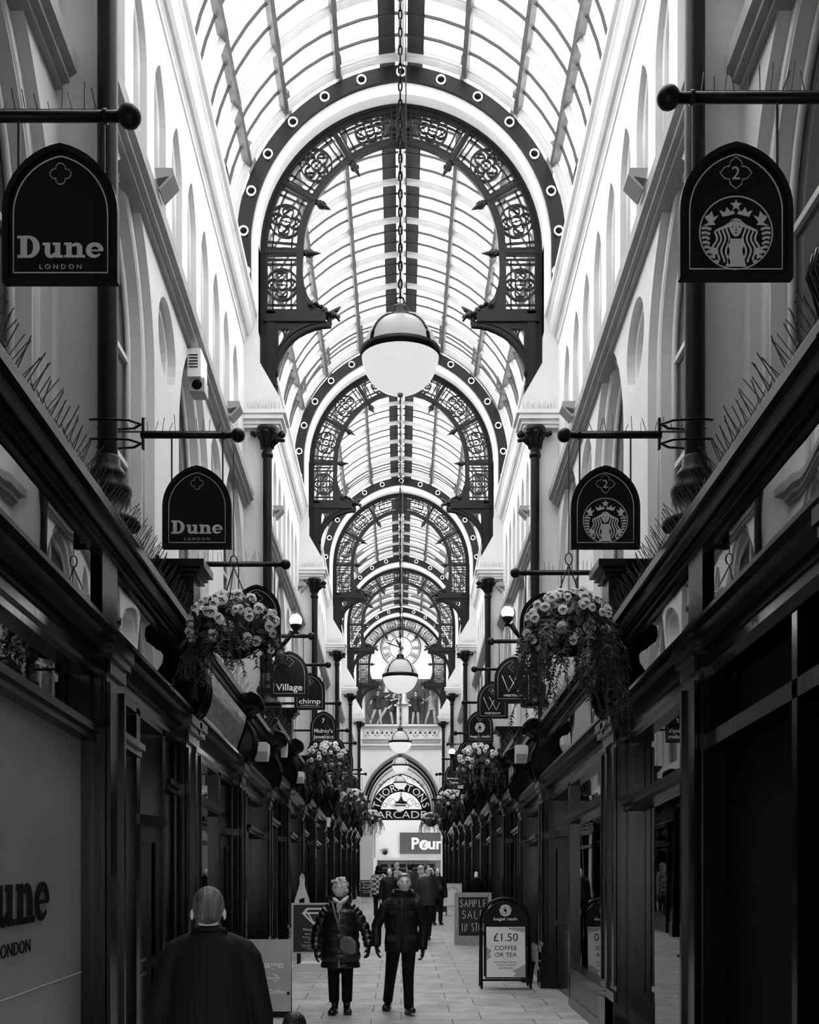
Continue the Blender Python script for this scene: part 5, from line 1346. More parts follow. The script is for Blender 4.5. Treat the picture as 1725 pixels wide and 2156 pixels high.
# ------------------------------------------------------------------ people
def remesh(o, vox, smooth=2, fac=.5, name=None):
    md = o.modifiers.new('r', 'REMESH'); md.mode = 'VOXEL'; md.voxel_size = vox; md.use_smooth_shade = True
    if smooth: s = o.modifiers.new('s', 'SMOOTH'); s.iterations = smooth; s.factor = fac
    bpy.context.view_layer.update()
    me = bpy.data.meshes.new_from_object(o.evaluated_get(bpy.context.evaluated_depsgraph_get())); o.modifiers.clear(); old = o.data; mats = list(old.materials); o.data = me
    me.materials.clear()
    for q in mats: me.materials.append(q)
    for p in me.polygons: p.use_smooth = True; p.material_index = 0
    return o
M_skin = mat('skin', .8, .5, .35, bump=.15, bs=60, var=.1, vs=12); M_skinw = mat('pale skin', .85, .5, .35, var=.05, vs=10)
M_puffer = mat('glossy padded coat', .008, .3, .6, bump=.35, bs=26, var=.4, vs=5); M_parka = mat('black cotton jacket', .007, .5, .3, bump=.8, bs=16, var=.5, vs=6)
M_trou = mat('black trousers', .004, .7, .2, bump=.3, bs=14, var=.4, vs=6); M_boot = mat('polished black leather', .012, .25, .6)
M_glove = mat('black leather glove', .014, .35, .5); M_scarf = mat('pale scarf', .6, .8, .2, bump=.5, bs=30, var=.3, vs=18)
M_hairg = mat('grey blond hair', .6, .5, .4, bump=.9, bs=45, var=.35, vs=22, stretch=(1,1,.35)); M_hairs = mat('short grey hair', .2, .5, .4, bump=.9, bs=60, var=.5, vs=40)
M_haird = mat('dark hair', .012, .4, .5, bump=.8, bs=50, var=.5, vs=20, stretch=(1,1,.3))
def head_mesh(m, c, yaw=0, sc=1.0, nose=1.0, tilt=0, n=48, rows=36):
    M = Matrix.Translation(c) @ Matrix.Rotation(yaw, 4, 'Z') @ Matrix.Rotation(tilt, 4, 'X') @ Matrix.Diagonal((sc, sc, sc, 1))
    V = []; Fc = []
    g = lambda d, s: math.exp(-(d*d)/(2*s*s))
    for i in range(rows+1):
        a = pi*i/rows
        for k in range(n):
            th = 2*pi*k/n; x = sin(a)*sin(th); y = -sin(a)*cos(th); z = cos(a)
            X, Y, Z = x*.076, y*.094, z*.118
            if Z < 0: t = -Z/.118; X *= 1-.30*t**1.6; Y = Y*(1-.15*t) if Y < 0 else Y*(1-.42*t)
            fr = max(0, -y)
            if fr > 0:
                Y *= 1-.05*fr
                b = .026*nose*g(X,.011)*(g(Z+.022,.017) if Z > -.022 else g(Z+.022,.008))+.010*g(X,.012)*g(Z-.01,.02)
                b += .006*g(Z-.03,.008)*g(abs(X)-.025,.025)-.012*(g(abs(X)-.031,.012)*g(Z-.008,.010))
                b += .005*g(abs(X)-.043,.014)*g(Z+.028,.016)+.007*g(X,.018)*(g(Z+.058,.005)+g(Z+.069,.005))-.006*g(X,.022)*g(Z+.0635,.0025)+.011*g(X,.02)*g(Z+.1,.014)
                b -= .004*g(abs(X)-.03,.01)*g(Z+.055,.02)
                Y -= b*fr
            V.append((X, Y, Z))
    for i in range(rows):
        for k in range(n):
            k2 = (k+1) % n; Fc.append((i*n+k, (i+1)*n+k, (i+1)*n+k2, i*n+k2))
    m.add(V, Fc, 0, True, M)
    for s in (-1, 1):
        m.ball((s*.078, .012, -.008), .02, 10, 0, M, (.45, .9, 1.5)); m.ball((s*.082, .02, .002), .012, 8, 0, M, (.5, .8, 1.4))
    return M
def face_parts(t, M, glasses=False, brow=M_hairs, detail=True):
    for s in (-1, 1):
        m = MB(); m.ball((s*.031, -.0765, .008), .0135, 10, 0, M); m.ball((s*.031, -.0875, .008), .0055, 8, 1, M); m.build('eye', [M_skinw, M_black], t)
        m = MB(); m.loft([(s*.014,-.089,.026),(s*.03,-.09,.031),(s*.046,-.082,.026)], [(.004,.003)]*3, 6, M=M); m.build('eyebrow', brow, t)
    m = MB(); m.loft([(-.02,-.092,-.064),(0,-.097,-.062),(.02,-.092,-.064)], [(.002,.0025),(.004,.004),(.002,.0025)], 8, M=M); m.build('lips', mat('lips', .2, .5, .3), t)
    if glasses:
        m = MB()
        for s in (-1, 1):
            P = [(s*.032+.021*cos(a*pi/6), -.1, .006+.015*sin(a*pi/6)) for a in range(13)]; m.loft([M @ Vector(p) for p in P], .0022, 5, up=(0,1,0))
            m.bar(M @ Vector((s*.053,-.1,.01)), M @ Vector((s*.082,.005,.008)), .003)
        m.bar(M @ Vector((-.011,-.101,.01)), M @ Vector((.011,-.101,.01)), .003); m.build('glasses', M_black, t)
def hand(t, wrist, d, s, n, name, material, L=1.0, curl=.5):
    """d towards fingertips, s towards the thumb, n towards the palm side"""
    m = MB(); w_ = Vector(wrist); d = Vector(d).normalized(); s = (Vector(s)-d*Vector(s).dot(d)).normalized(); n = d.cross(s) if Vector(n).dot(d.cross(s)) > 0 else -d.cross(s)
    m.loft([w_-d*.03, w_, w_+d*.03*L, w_+d*.065*L, w_+d*.09*L], [(.028,.026),(.031,.026),(.040,.024),(.044,.021),(.040,.017)], 14, up=tuple(n))
    for o_, l_, r in ((.031,.062,.0108),(.0108,.07,.0112),(-.0095,.066,.0108),(-.0295,.052,.0096)):
        b = w_+d*.085*L+s*o_; c1 = (d*cos(curl*.5)+n*sin(curl*.5)+s*o_*1.2).normalized(); c2 = (d*cos(curl*1.3)+n*sin(curl*1.3)).normalized(); c3 = (d*cos(curl*2)+n*sin(curl*2)).normalized()
        p1 = b+c1*l_*.45*L; p2 = p1+c2*l_*.32*L; p3 = p2+c3*l_*.26*L
        m.loft([b-d*.02, b, p1, p2, p3], [r, r*1.05, r, r*.92, r*.6], 9, up=tuple(s))
    b = w_+d*.025*L+s*.025; c1 = (d*.65+s*.75+n*.15).normalized(); c2 = (d*.85+s*.3+n*.4).normalized()
    m.loft([b-s*.012, b, b+c1*.032*L, b+c1*.032*L+c2*.03*L, b+c1*.032*L+c2*.05*L], [.012,.0125,.011,.010,.006], 9, up=tuple(n))
    return m.build(name, material, t)
def shoe(t, x, y, z, yaw=0, boot=False, pitch=0, name='shoe', material=None):
    M = Matrix.Translation((x, y, z)) @ Matrix.Rotation(yaw, 4, 'Z') @ Matrix.Rotation(pitch, 4, 'X'); m = MB()
    m.loft([(0,.085,.03),(0,.07,.045),(0,.02,.052),(0,-.05,.048),(0,-.12,.036),(0,-.165,.032),(0,-.185,.026)], [(.02,.022),(.034,.042),(.038,.05),(.044,.046),(.05,.034),(.042,.028),(.015,.015)], 16, M=M, up=(0,0,1))
    m.loft([(0,.035,.05),(0,.04,.1),(0,.045,.19 if boot else .12)], [(.04,.05),(.042,.05),(.05,.056)], 14, M=M)
    out = [(.034,.09),(.036,.0),(.048,-.09),(.046,-.15),(.02,-.19),(-.02,-.19),(-.046,-.15),(-.048,-.09),(-.036,0),(-.034,.09)]
    m.plate(out, [], 0, .018, 0, M)
    if boot:
        for j in range(4): m.bar(M @ Vector((-.022,-.03-.0*j,.09+.022*j)), M @ Vector((.022,-.03,.09+.022*j)), .005)
    return m.build(name, material or M_boot, t)
def person(label, X, D, H, yaw=0, head=(0,0), head_yaw=0, arms=None, legs=None, vox=.012, rx=1.0, skin=None, group=None, z=None, glasses=False, face=True, nose=1.0, bare=None, loc_name='person'):
    """arms: {-1:(shoulder,elbow,wrist),1:...} in local metres; legs {-1:(hip,knee,ankle)}"""
    z0 = floor_z(D) if z is None else z
    sk = skin or M_skin; q_ = H/1.7
    m = MB(); hx, hy = head; cz = H-.118
    M = head_mesh(m, Vector((hx, hy, cz)), head_yaw, H/1.7, nose)
    m.loft([(0,.02,.80*H),(hx*.5,.01+hy*.4,.845*H),(hx*.9,.008+hy,.89*H)], [(.07*q_,.06*q_),(.055*q_,.056*q_),(.054*q_,.058*q_)], 14)
    m.loft([(0,0,.48*H),(0,0,.55*H),(0,0,.64*H),(0,0,.72*H),(0,.01,.78*H),(0,.015,.82*H)], [(.14*rx*q_,.1*rx*q_),(.14*rx*q_,.1*rx*q_),(.125*rx*q_,.09*rx*q_),(.15*rx*q_,.1*rx*q_),(.12*q_,.075*q_),(.06*q_,.05*q_)], 18)
    sh_ = .185*H/1.7
    A = arms or {}
    for s in (-1, 1):
        a = A.get(s) or ((s*sh_,0,.805*H),(s*(sh_+.06),.03,.62*H),(s*(sh_+.07),-.03,.475*H))
        A[s] = tuple(Vector(p) for p in a); a = A[s]
        m.loft([Vector((s*.04,.012,.805*H)), Vector((s*.1*q_,.01,a[0].z+.01)), a[0]+Vector((-s*.015,0,-.015)), a[0].lerp(a[1],.5), a[1], a[1].lerp(a[2],.45), a[2]], [x*q_ for x in (.03,.036,.04,.038,.034,.031,.024)], 12, up=(0,1,0))
    Lg = legs or {}
    for s in (-1, 1):
        l = Lg.get(s) or ((s*.08,0,.51*H),(s*.09,-.01,.28*H),(s*.095,.02,.06*H)); Lg[s] = tuple(Vector(p) for p in l); l = Lg[s]
        m.loft([l[0]+Vector((0,0,.04)), l[0].lerp(l[1],.35), l[1], l[1].lerp(l[2],.4), l[2]], [x*q_ for x in (.085,.078,.052,.05,.035)], 12, up=(0,1,0))
    o = m.build(loc_name, sk); remesh(o, vox, 1)
    o.location = (X, D, z0); o.rotation_euler = (0, 0, yaw); tag(o, label, 'person', group)
    if face: face_parts(o, M, glasses)
    return o, A, Lg, M
def coat(t, name, st, A, material, vox=.012, ra=.062, quilt=0, n=26, smooth=2, sleeves=True, up_to=1.0, qs=.11):
    m = MB(); P = []; R = []
    for i in range(len(st)-1):
        (z0, a0, b0, y0), (z1, a1, b1, y1) = st[i], st[i+1]; k = max(2, int(abs(z1-z0)/(.018 if quilt else .06)))
        for j in range(k+(i == len(st)-2)):
            u = j/k; z = z0+(z1-z0)*u; q = quilt*(abs(sin(pi*z/qs))**.6-.6) if quilt else 0
            P.append((0, y0+(y1-y0)*u, z)); R.append((a0+(a1-a0)*u+q, b0+(b1-b0)*u+q))
    m.loft(P, R, n)
    if sleeves:
        for s in (-1, 1):
            a = A[s]; pts = [Vector((s*.035, .012, a[0].z+.055)), Vector((s*.1, .008, a[0].z+.028)), a[0]+Vector((-s*.012,0,-.012)), a[0].lerp(a[1], .14), a[0].lerp(a[1], .33), a[0].lerp(a[1], .66), a[1], a[1].lerp(a[2], .33), a[1].lerp(a[2], .66), a[2]]
            rr = [ra*.7, ra*.88, ra*.98, ra*1.04, ra*1.06, ra*1.0, ra*.95, ra*.9, ra*.85, ra*.78]
            if quilt:
                PP = []; RR_ = []
                for i in range(len(pts)-1):
                    for j in range(5): u = j/5; PP.append(pts[i].lerp(pts[i+1], u)); L_ = (i+u)*.085; RR_.append(rr[i]+(rr[i+1]-rr[i])*u+quilt*(abs(sin(pi*L_/.085))**.6-.5))
                m.loft(PP+[pts[-1]], RR_+[rr[-1]], 16, up=(0,1,0))
            else: m.loft(pts, rr, 16, up=(0,1,0))
    o = m.build(name, material, t); remesh(o, vox, smooth); return o
def trousers(t, Lg, H, material, vox=.012, r=(.105,.085,.07,.062,.06)):
    m = MB(); m.loft([(0,0,.47*H),(0,0,.52*H),(0,0,.57*H)], [(.13,.1),(.15,.11),(.14,.1)], 16)
    for s in (-1, 1):
        l = Lg[s]; m.loft([l[0]+Vector((0,0,.03)), l[0].lerp(l[1],.5), l[1], l[1].lerp(l[2],.5), l[2]+Vector((0,0,.0))], r, 14, up=(0,1,0))
    o = m.build('trousers', material, t); return remesh(o, vox, 2)
def hairblobs(t, M, blobs, material, vox=.008, name='hair', smooth=1):
    m = MB()
    for (x, y, z, r, *sc) in blobs: m.ball((x, y, z), r, 12, 0, M, sc[0] if sc else (1,1,1))
    o = m.build(name, material, t); return remesh(o, vox, smooth)
# --- woman in padded coat
s_ = 178.4; DW = 13.45
Hw = 1.60
A = {-1: ((-.16,.0,1.24),(-.29,.03,.95),(-.285,-.06,.76)), 1: ((.16,0,1.24),(.30,.03,.98),(.335,-.06,.80))}
Lg = {-1: ((-.075,0,.82),(-.08,-.01,.45),(-.075,.02,.14)), 1: ((.075,0,.82),(.08,.0,.45),(.075,.04,.14))}
t, A, Lg, M = person('older woman in a black padded coat and pale scarf, walking and looking left', PX(717, DW), DW, Hw, 0, (-.01,-.01), -.95, A, Lg, .009, glasses=True, skin=M_skinw)
coat(t, 'padded_coat', [(.55,.225,.15,0),(.7,.235,.16,0),(.95,.215,.16,0),(1.12,.205,.15,0),(1.20,.185,.14,.01),(1.27,.145,.12,.01),(1.33,.1,.095,.02),(1.37,.085,.085,.02)], A, M_puffer, .008, .062, .020, smooth=1, qs=.125)
m = MB(); m.loft([(0,.02,1.31),(-.0,.015,1.36),(0,.01,1.40)], [(.1,.095),(.098,.095),(.105,.1)], 20, cap=False); o = m.build('coat_collar', M_puffer, t)
m = MB(); m.bar((-.005,-.155,.56),(-.005,-.15,1.2), .008); m.bar((-.005,-.15,1.2),(-.03,-.12,1.33), .012); m.build('zip', M_metal, t)
m = MB(); m.loft([(-.075,-.03,1.37),(-.05,-.1,1.34),(.0,-.13,1.3),(.05,-.1,1.34),(.08,-.03,1.38)], [.022,.026,.03,.028,.024], 10); m.loft([(0,-.125,1.32),(-.01,-.14,1.26),(-.02,-.145,1.2)], [(.04,.015),(.03,.012),(.015,.01)], 10, up=(0,1,0)); m.build('scarf', M_scarf, t)
m = MB(); m.loft([(-.09,-.08,1.33),(-.06,-.165,1.2),(-.01,-.185,1.05),(.03,-.185,.93)], [(.014,.003)]*4, 8, up=(0,1,0)); m.loft([(-.09,-.08,1.33),(-.13,.02,1.34),(-.12,.12,1.22)], [(.014,.003)]*3, 8, up=(0,1,0)); m.build('bag_strap', mat('bag strap', .12, .4, .4), t)
m = MB(); m.plate([(-.0,-.09),(.05,-.15),(.16,-.17),(.22,-.13),(.21,.0),(.16,.055),(.05,.07),(0,.03)], [], -.03, .03, 0, frame_at((-.01,-.2,.87), (1,0,0), (0,0,1))); o = m.build('shoulder_bag', M_boot, t); remesh(o, .01, 8)
hand(t, A[-1][2], (.06,-.12,-1), (0,-1,-.1), (1,0,0), 'glove', M_glove, 1.0, .45); hand(t, A[1][2], (-.08,-.3,-1), (-.3,-1,0), (-1,0,0), 'glove', M_glove, 1.0, .6)
trousers(t, Lg, Hw, M_trou, .012, (.1,.082,.07,.066,.062))
shoe(t, -.075, .02, 0, -.15, True, name='boot'); shoe(t, .075, .05, 0, .12, True, name='boot')
rnd = random.Random(4); bl = [(0,.025,.035,.095,(.95,1.0,.95)),(0,.05,-.02,.08,(1,.8,1))]
for i in range(46):
    th = rnd.uniform(0, 2*pi); z = rnd.uniform(-.05,.13); rr = .085*sqrt(max(.15, 1-(z/.14)**2)); y = rr*cos(th)*1.1+.02
    if y < -.045 and z < .06: continue
    bl.append((rr*sin(th), y, z, rnd.uniform(.016,.028)))
for x in (-.05,-.025,0,.025,.05): bl.append((x, -.07, .085+.012*rnd.random(), .024))
hairblobs(t, M, bl, M_hairg, .006)
# --- man in dark jacket
DM = 13.5; Hm = 1.665
A = {-1: ((-.175,.02,1.30),(-.30,.04,1.03),(-.295,-.04,.80)), 1: ((.185,.0,1.30),(.265,.06,1.02),(.25,-.02,.76))}
Lg = {-1: ((-.085,.02,.85),(-.13,.12,.46),(-.17,.36,.10)), 1: ((.085,0,.85),(.075,-.08,.46),(.085,-.06,.075))}
t, A, Lg, M = person('lean grey-haired man in a dark field jacket walking beside the woman', PX(846, DM), DM, Hm, 0, (.03,-.02), .06, A, Lg, .008, nose=1.15)
coat(t, 'field_jacket', [(.73,.2,.135,0),(.85,.205,.14,0),(1.0,.19,.13,0),(1.2,.2,.13,0),(1.29,.175,.12,.01),(1.36,.125,.1,.02),(1.43,.09,.09,.015)], A, M_parka, .009, .066, 0, smooth=1)
m = MB(); m.loft([(.01,.03,1.385),(.015,.03,1.42),(.02,.03,1.455)], [(.115,.1),(.118,.105),(.1,.1)], 20, cap=False); m.loft([(-.11,-.03,1.40),(-.09,.07,1.44),(.02,.11,1.45),(.13,.07,1.44),(.14,-.03,1.40)], .03, 10); m.build('hood_collar', M_parka, t)
for s in (-1, 1):
    m = MB(); m.plate([(-.055,.02),(.055,.02),(.055,-.005),(0,-.035),(-.055,-.005)], [], 0, .012, 0, frame_at((s*.1,-.135,1.2), (1,0,0), (0,-.1,1))); m.ball((s*.1,-.15,1.175), .006, 6); m.build('pocket_flap', M_parka, t)
    m = MB(); m.plate([(-.06,.02),(.06,.02),(.06,-.05),(-.06,-.05)], [], 0, .01, 0, frame_at((s*.11,-.142,.92), (1,0,0), (0,0,1))); m.build('lower_pocket', M_parka, t)
m = MB(); m.loft([(0,-.135,.74),(0,-.142,.95),(0,-.14,1.2),(0,-.12,1.36)], [(.022,.005)]*4, 8, up=(0,1,0)); m.build('front_placket', M_parka, t)
m = MB(); m.plate([(-.05,-.02),(.04,-.02),(.04,.03),(-.05,.03)], [], 0, .03, 0, frame_at((0,0,0),(1,0,0),(0,0,1))) 
trousers(t, Lg, Hm, M_trou, .011, (.1,.082,.07,.062,.06))
hand(t, A[-1][2], (.12,-.2,-1), (.2,-1,0), (1,0,0), 'glove', M_glove, 1.0, .5); hand(t, A[1][2], (-.05,-.1,-1), (0,-1,0), (-1,0,0), 'glove', M_glove, 1.0, .9)
shoe(t, -.17, .36, .0, -.15, False, -.0); shoe(t, .085, -.06, 0.012, .25, False, -.12)
bl = [(0,.028,.038,.088,(.93,1.02,.95)),(0,.055,-.01,.07,(1.05,.75,1.1))]
rnd = random.Random(6)
for i in range(26):
    th = rnd.uniform(-2.4,2.4); z = rnd.uniform(.02,.12); rr = .082*sqrt(max(.1, 1-(z/.135)**2)); y = rr*cos(th)*1.1+.015
    if y < -.06: continue
    bl.append((rr*sin(th), y, z, .015))
for x in (-.045,-.02,.0,.025,.045): bl.append((x, -.055, .088, .018))
hairblobs(t, M, bl, M_hairs, .006)
# --- man seen from behind, near left
M_suit = mat('dark pinstripe wool', .02, .75, .25, bump=.15, bs=60)
nt = M_suit.node_tree; wv = nt.nodes.new('ShaderNodeTexWave'); wv.bands_direction = 'X'; wv.inputs['Scale'].default_value = 24; wv.inputs['Distortion'].default_value = .3
tc = nt.nodes.new('ShaderNodeTexCoord'); nt.links.new(tc.outputs['Object'], wv.inputs['Vector']); rp_ = nt.nodes.new('ShaderNodeValToRGB')
rp_.color_ramp.elements[0].position = .6; rp_.color_ramp.elements[0].color = (.004,.004,.004,1); rp_.color_ramp.elements[1].color = (.014,.014,.014,1); nt.links.new(wv.outputs['Fac'], rp_.inputs[0]); nt.links.new(rp_.outputs[0], nt.nodes['Principled BSDF'].inputs['Base Color'])
DB = 6.0; Hb = 1.70
A = {-1: ((-.19,.0,1.375),(-.27,.0,1.02),(-.26,-.1,.78)), 1: ((.19,0,1.375),(.275,0,1.02),(.27,-.1,.78))}
t, A, Lg, M = person('older man in a dark suit jacket seen from behind at the lower left', PX(443, DB), DB, Hb, pi+.03, (.01,.0), .08, A, None, .008, face=False)
coat(t, 'suit_jacket', [(.72,.25,.16,0),(.9,.235,.15,0),(1.08,.215,.14,0),(1.25,.22,.14,.0),(1.35,.195,.125,.01),(1.41,.15,.11,.02),(1.45,.1,.095,.02),(1.48,.08,.08,.025)], A, M_suit, .008, .066, 0, smooth=4)
m = MB(); m.loft([(-.085,-.05,1.44),(-.075,.05,1.475),(0,.09,1.485),(.075,.05,1.475),(.085,-.05,1.44)], [(.02,.014)]*5, 10); m.build('jacket_collar', M_suit, t)
m = MB(); m.loft([(0,.01,1.43),(0,.012,1.5)], [(.066,.066),(.06,.064)], 18); m.build('shirt_collar', M_sign, t)
m = MB(); m.bar((0,.150,.75),(0,.143,1.3), .002, .004); m.build('back_seam', M_black, t)
trousers(t, Lg, Hb, M_trou); shoe(t, -.095, .02, 0); shoe(t, .095, .02, 0)
for s in (-1, 1): hand(t, A[s][2], (0,-.1,-1), (0,-1,0), (-s,0,0), 'hand', M_skin, 1, .6)
m = MB(); M2 = M
m.ball((0,.018,.022), .096, 36, 0, M2, (.88, 1.04, 1.05)); m.ball((0,.055,-.025), .066, 28, 0, M2, (1.12,.75,.8))
for s in (-1, 1): 
    e_ = MB(); e_.ball((s*.085,.008,-.028), .019, 12, 0, M2, (.45,.8,1.5)); e_.build('ear', M_skin, t)
M_hairb = mat('thinning grey hair', .12, .45, .45, bump=1.0, bs=70, var=.75, vs=26, stretch=(1,.5,.22))
o = m.build('hair', M_hairb, t); remesh(o, .006, 2)
# --- child head low at the front
DC = 6.2; Hc = 1.06
t, A, Lg, M = person('dark-haired child seen from behind, only the head showing at the bottom edge', PX(621, DC), DC, Hc, pi-.25, (0,0), 0, {s: ((s*.13,0,.8),(s*.17,.02,.62),(s*.17,-.03,.5)) for s in (-1,1)}, None, .009, .8, face=False)
M0 = M @ Matrix.Diagonal((1.35,1.35,1.35,1))
coat(t, 'jacket', [(.46,.15,.12,0),(.6,.15,.12,0),(.78,.14,.1,0),(.86,.08,.07,0)], A, M_parka, .01, .05)
trousers(t, Lg, Hc, M_trou, .01, (.07,.06,.05,.045,.045)); shoe(t, -.06, 0, 0); shoe(t, .06, 0, 0)
m = MB(); m.ball((0,.01,.0), .082, 30, 0, M0, (.95,1.05,1.12)); m.ball((0,.04,-.04), .066, 24, 0, M0, (1.1,.8,.9)); o = m.build('hair', M_haird, t); remesh(o, .006, 2)
m = MB()
for s in (-1, 1): m.ball((s*.082,-.0,-.03), .018, 10, 0, M0, (.5,.8,1.4))
m.build('ears', M_skin, t)
# --- man on the phone
M_jk = mat('grey field jacket', .035, .6, .3, bump=.3, bs=14, var=.4, vs=5)
DP = 25.5; Hp = 1.66
A = {-1: ((-.19,.0,1.33),(-.27,.05,1.06),(-.2,-.1,.86)), 1: ((.19,0,1.33),(.31,-.08,1.13),(.13,-.1,1.46))}
Lg = {-1: ((-.08,0,.85),(-.1,.08,.47),(-.12,.3,.1)), 1: ((.08,0,.85),(.05,-.06,.47),(.02,-.08,.08))}
t, A, Lg, M = person('man in a grey buttoned jacket holding a phone to his ear, behind the couple', PX(900, DP), DP, Hp, 0, (.03,-.01), .75, A, Lg, .011, glasses=True)
coat(t, 'jacket', [(.76,.19,.13,0),(1.0,.18,.13,0),(1.22,.2,.13,0),(1.33,.18,.11,.01),(1.4,.1,.09,.02)], A, M_jk, .012, .062, 0, smooth=1)
trousers(t, Lg, Hp, M_trou); shoe(t, -.12, .3, 0); shoe(t, .02, -.08, 0)
hand(t, A[1][2], (-.1,-.1,1), (0,-1,0), (-1,.3,0), 'hand', M_skin, 1, 1.0); hand(t, A[-1][2], (.2,-.2,-1), (0,-1,0), (1,0,0), 'hand', M_skin, 1, .7)
m = MB(); m.box((.09,-.13,1.45),(.105,-.06,1.58)); m.build('phone', M_black, t)
hairblobs(t, M, [(0,.028,.038,.09,(.95,1.02,.98)),(0,.055,-.01,.072,(1.05,.75,1.1)),(0,-.05,.085,.03,(1.6,1,1))], M_haird, .01)
# --- people further back
def simple(label, px, D, H, yaw, cm, hair, hy=0, hm=M_haird, st=None, face=True, vox=.014):
    t, A, Lg, M = person(label, PX(px, D), D, H, yaw, (0,0), hy, None, None, vox, face=face)
    coat(t, 'coat', st or [(.78*H/1.7,.19,.13,0),(1.0*H/1.7,.18,.13,0),(1.25*H/1.7,.19,.13,0),(1.34*H/1.7,.16,.11,.01),(1.44*H/1.7,.08,.08,.02)], A, cm, .014, .062)
    trousers(t, Lg, H, M_trou, .014)
    for s in (-1, 1): hand(t, A[s][2], (0,-.1,-1), (0,-1,0), (-s,0,0), 'hand', M_skin, 1, .6); shoe(t, s*.095, .02, 0)
    if hair == 'long': b = [(0,.03,.035,.095),(-.07,.03,-.05,.05,(1,1,1.6)),(.07,.03,-.05,.05,(1,1,1.6)),(0,.07,-.07,.07,(1.2,.8,1.8)),(-.08,.0,-.13,.04,(1,1,1.6)),(.08,.0,-.13,.04,(1,1,1.6))]
    elif hair == 'hood': b = [(0,.02,.03,.115,(1,1.05,1.15)),(0,.03,-.08,.12,(1.2,1,.8))]
    elif hair == 'hat': b = [(0,.01,.06,.1,(1,1.08,.95)),(0,.01,.165,.032)]
    elif hair == 'cap': b = [(0,.02,.04,.098,(.98,1.05,1)),(0,.05,-.02,.075)]
    else: b = [(0,.028,.038,.09)]
    hairblobs(t, M, b, hm, .012, {'hood':'hood','hat':'bobble_hat','cap':'hair'}.get(hair, 'hair'))
    return t
M_plaid = bpy.data.materials.new('plaid wool'); M_plaid.use_nodes = True; nt = M_plaid.node_tree; ck_ = nt.nodes.new('ShaderNodeTexChecker'); ck_.inputs['Scale'].default_value = 13
ck_.inputs['Color1'].default_value = (.7,.7,.7,1); ck_.inputs['Color2'].default_value = (.06,.06,.06,1); tc = nt.nodes.new('ShaderNodeTexCoord'); nt.links.new(tc.outputs['Object'], ck_.inputs[0]); nt.links.new(ck_.outputs[0], nt.nodes['Principled BSDF'].inputs['Base Color'])
M_strip = mat('striped knit', .4, .8, .2, var=.8, vs=14, stretch=(.3,.3,6)); M_light = mat('light padded jacket', .5, .6, .3, bump=.4, bs=12, var=.3, vs=5)
simple('woman with long dark hair and dark coat behind the man in the field jacket', 821, 29.5, 1.56, .1, M_parka, 'long', -.35)
simple('person in a checked coat and dark hood seen from behind', 798, 34.0, 1.58, pi, M_plaid, 'hood', 0, M_trou, face=False)
simple('man in a dark sweater seen from behind at the far end', 864, 33.5, 1.66, pi-.1, M_jk, 'cap', 0, M_haird, face=False)
simple('person in a striped bobble hat and patterned coat at the far end', 836, 37.0, 1.62, .3, M_strip, 'hat', .3, M_strip)
simple('person in a light hooded jacket behind the phone man', 887, 36.0, 1.56, pi-.5, M_light, 'hood', 0, M_light, face=False)
simple('person in dark clothes half hidden right of the phone man', 921, 31.0, 1.55, .2, M_parka, 'long', .2)
# ------------------------------------------------------------------ bells and statues in the niche
M_bell = mat('bell metal', .4, .35, .5, metal=.3); M_stat = mat('painted statue skin', .4, .5, .3); M_tun = mat('painted dark tunic', .012, .6, .3, var=.3, vs=6); M_tun2 = mat('painted fleece tunic', .3, .8, .2, bump=.8, bs=30, var=.6, vs=12)
def bell(x, z, s, label):
    t = thing('bell', label, 'bell', (x, WD+.35, z)); m = MB(); m.lathe([(.03,.0),(.06,-.02),(.1,-.1),(.12,-.25),(.17,-.36),(.2,-.4),(.17,-.4),(.0,-.38)], 16, M=Matrix.Scale(s, 4)); m.build('bell_cup', M_bell, t)
    m = MB(); m.loft([(0,0,0),(0,0,12.24-z)], .02, 6); m.build('hanger', M_iron, t)
bell(-1.35, 12.1, .8, 'small bell hanging at the left of the niche, behind the first statue'); bell(-.9, 11.95, 1.1, 'pale bell hanging left of the second globe lamp')
bell(1.38, 12.1, .9, 'dark bell hanging right of centre in the niche'); bell(1.97, 12.2, 1.0, 'pale bell at the right, struck by the last statue')
t = thing('large_bell', 'large bell on a stand at the centre of the niche', 'bell', (.08, WD+.35, 9.62)); m = MB(); m.lathe([(.05,1.95),(.2,1.92),(.26,1.7),(.3,1.4),(.42,1.22),(.46,1.18),(0,1.18)], 20); m.build('bell_cup', M_bell, t)
m = MB(); m.box((-.35,-.2,0),(.35,.2,1.15)); m.box((-.5,-.25,1.1),(.5,.25,1.18)); m.build('stand', M_cove, t)
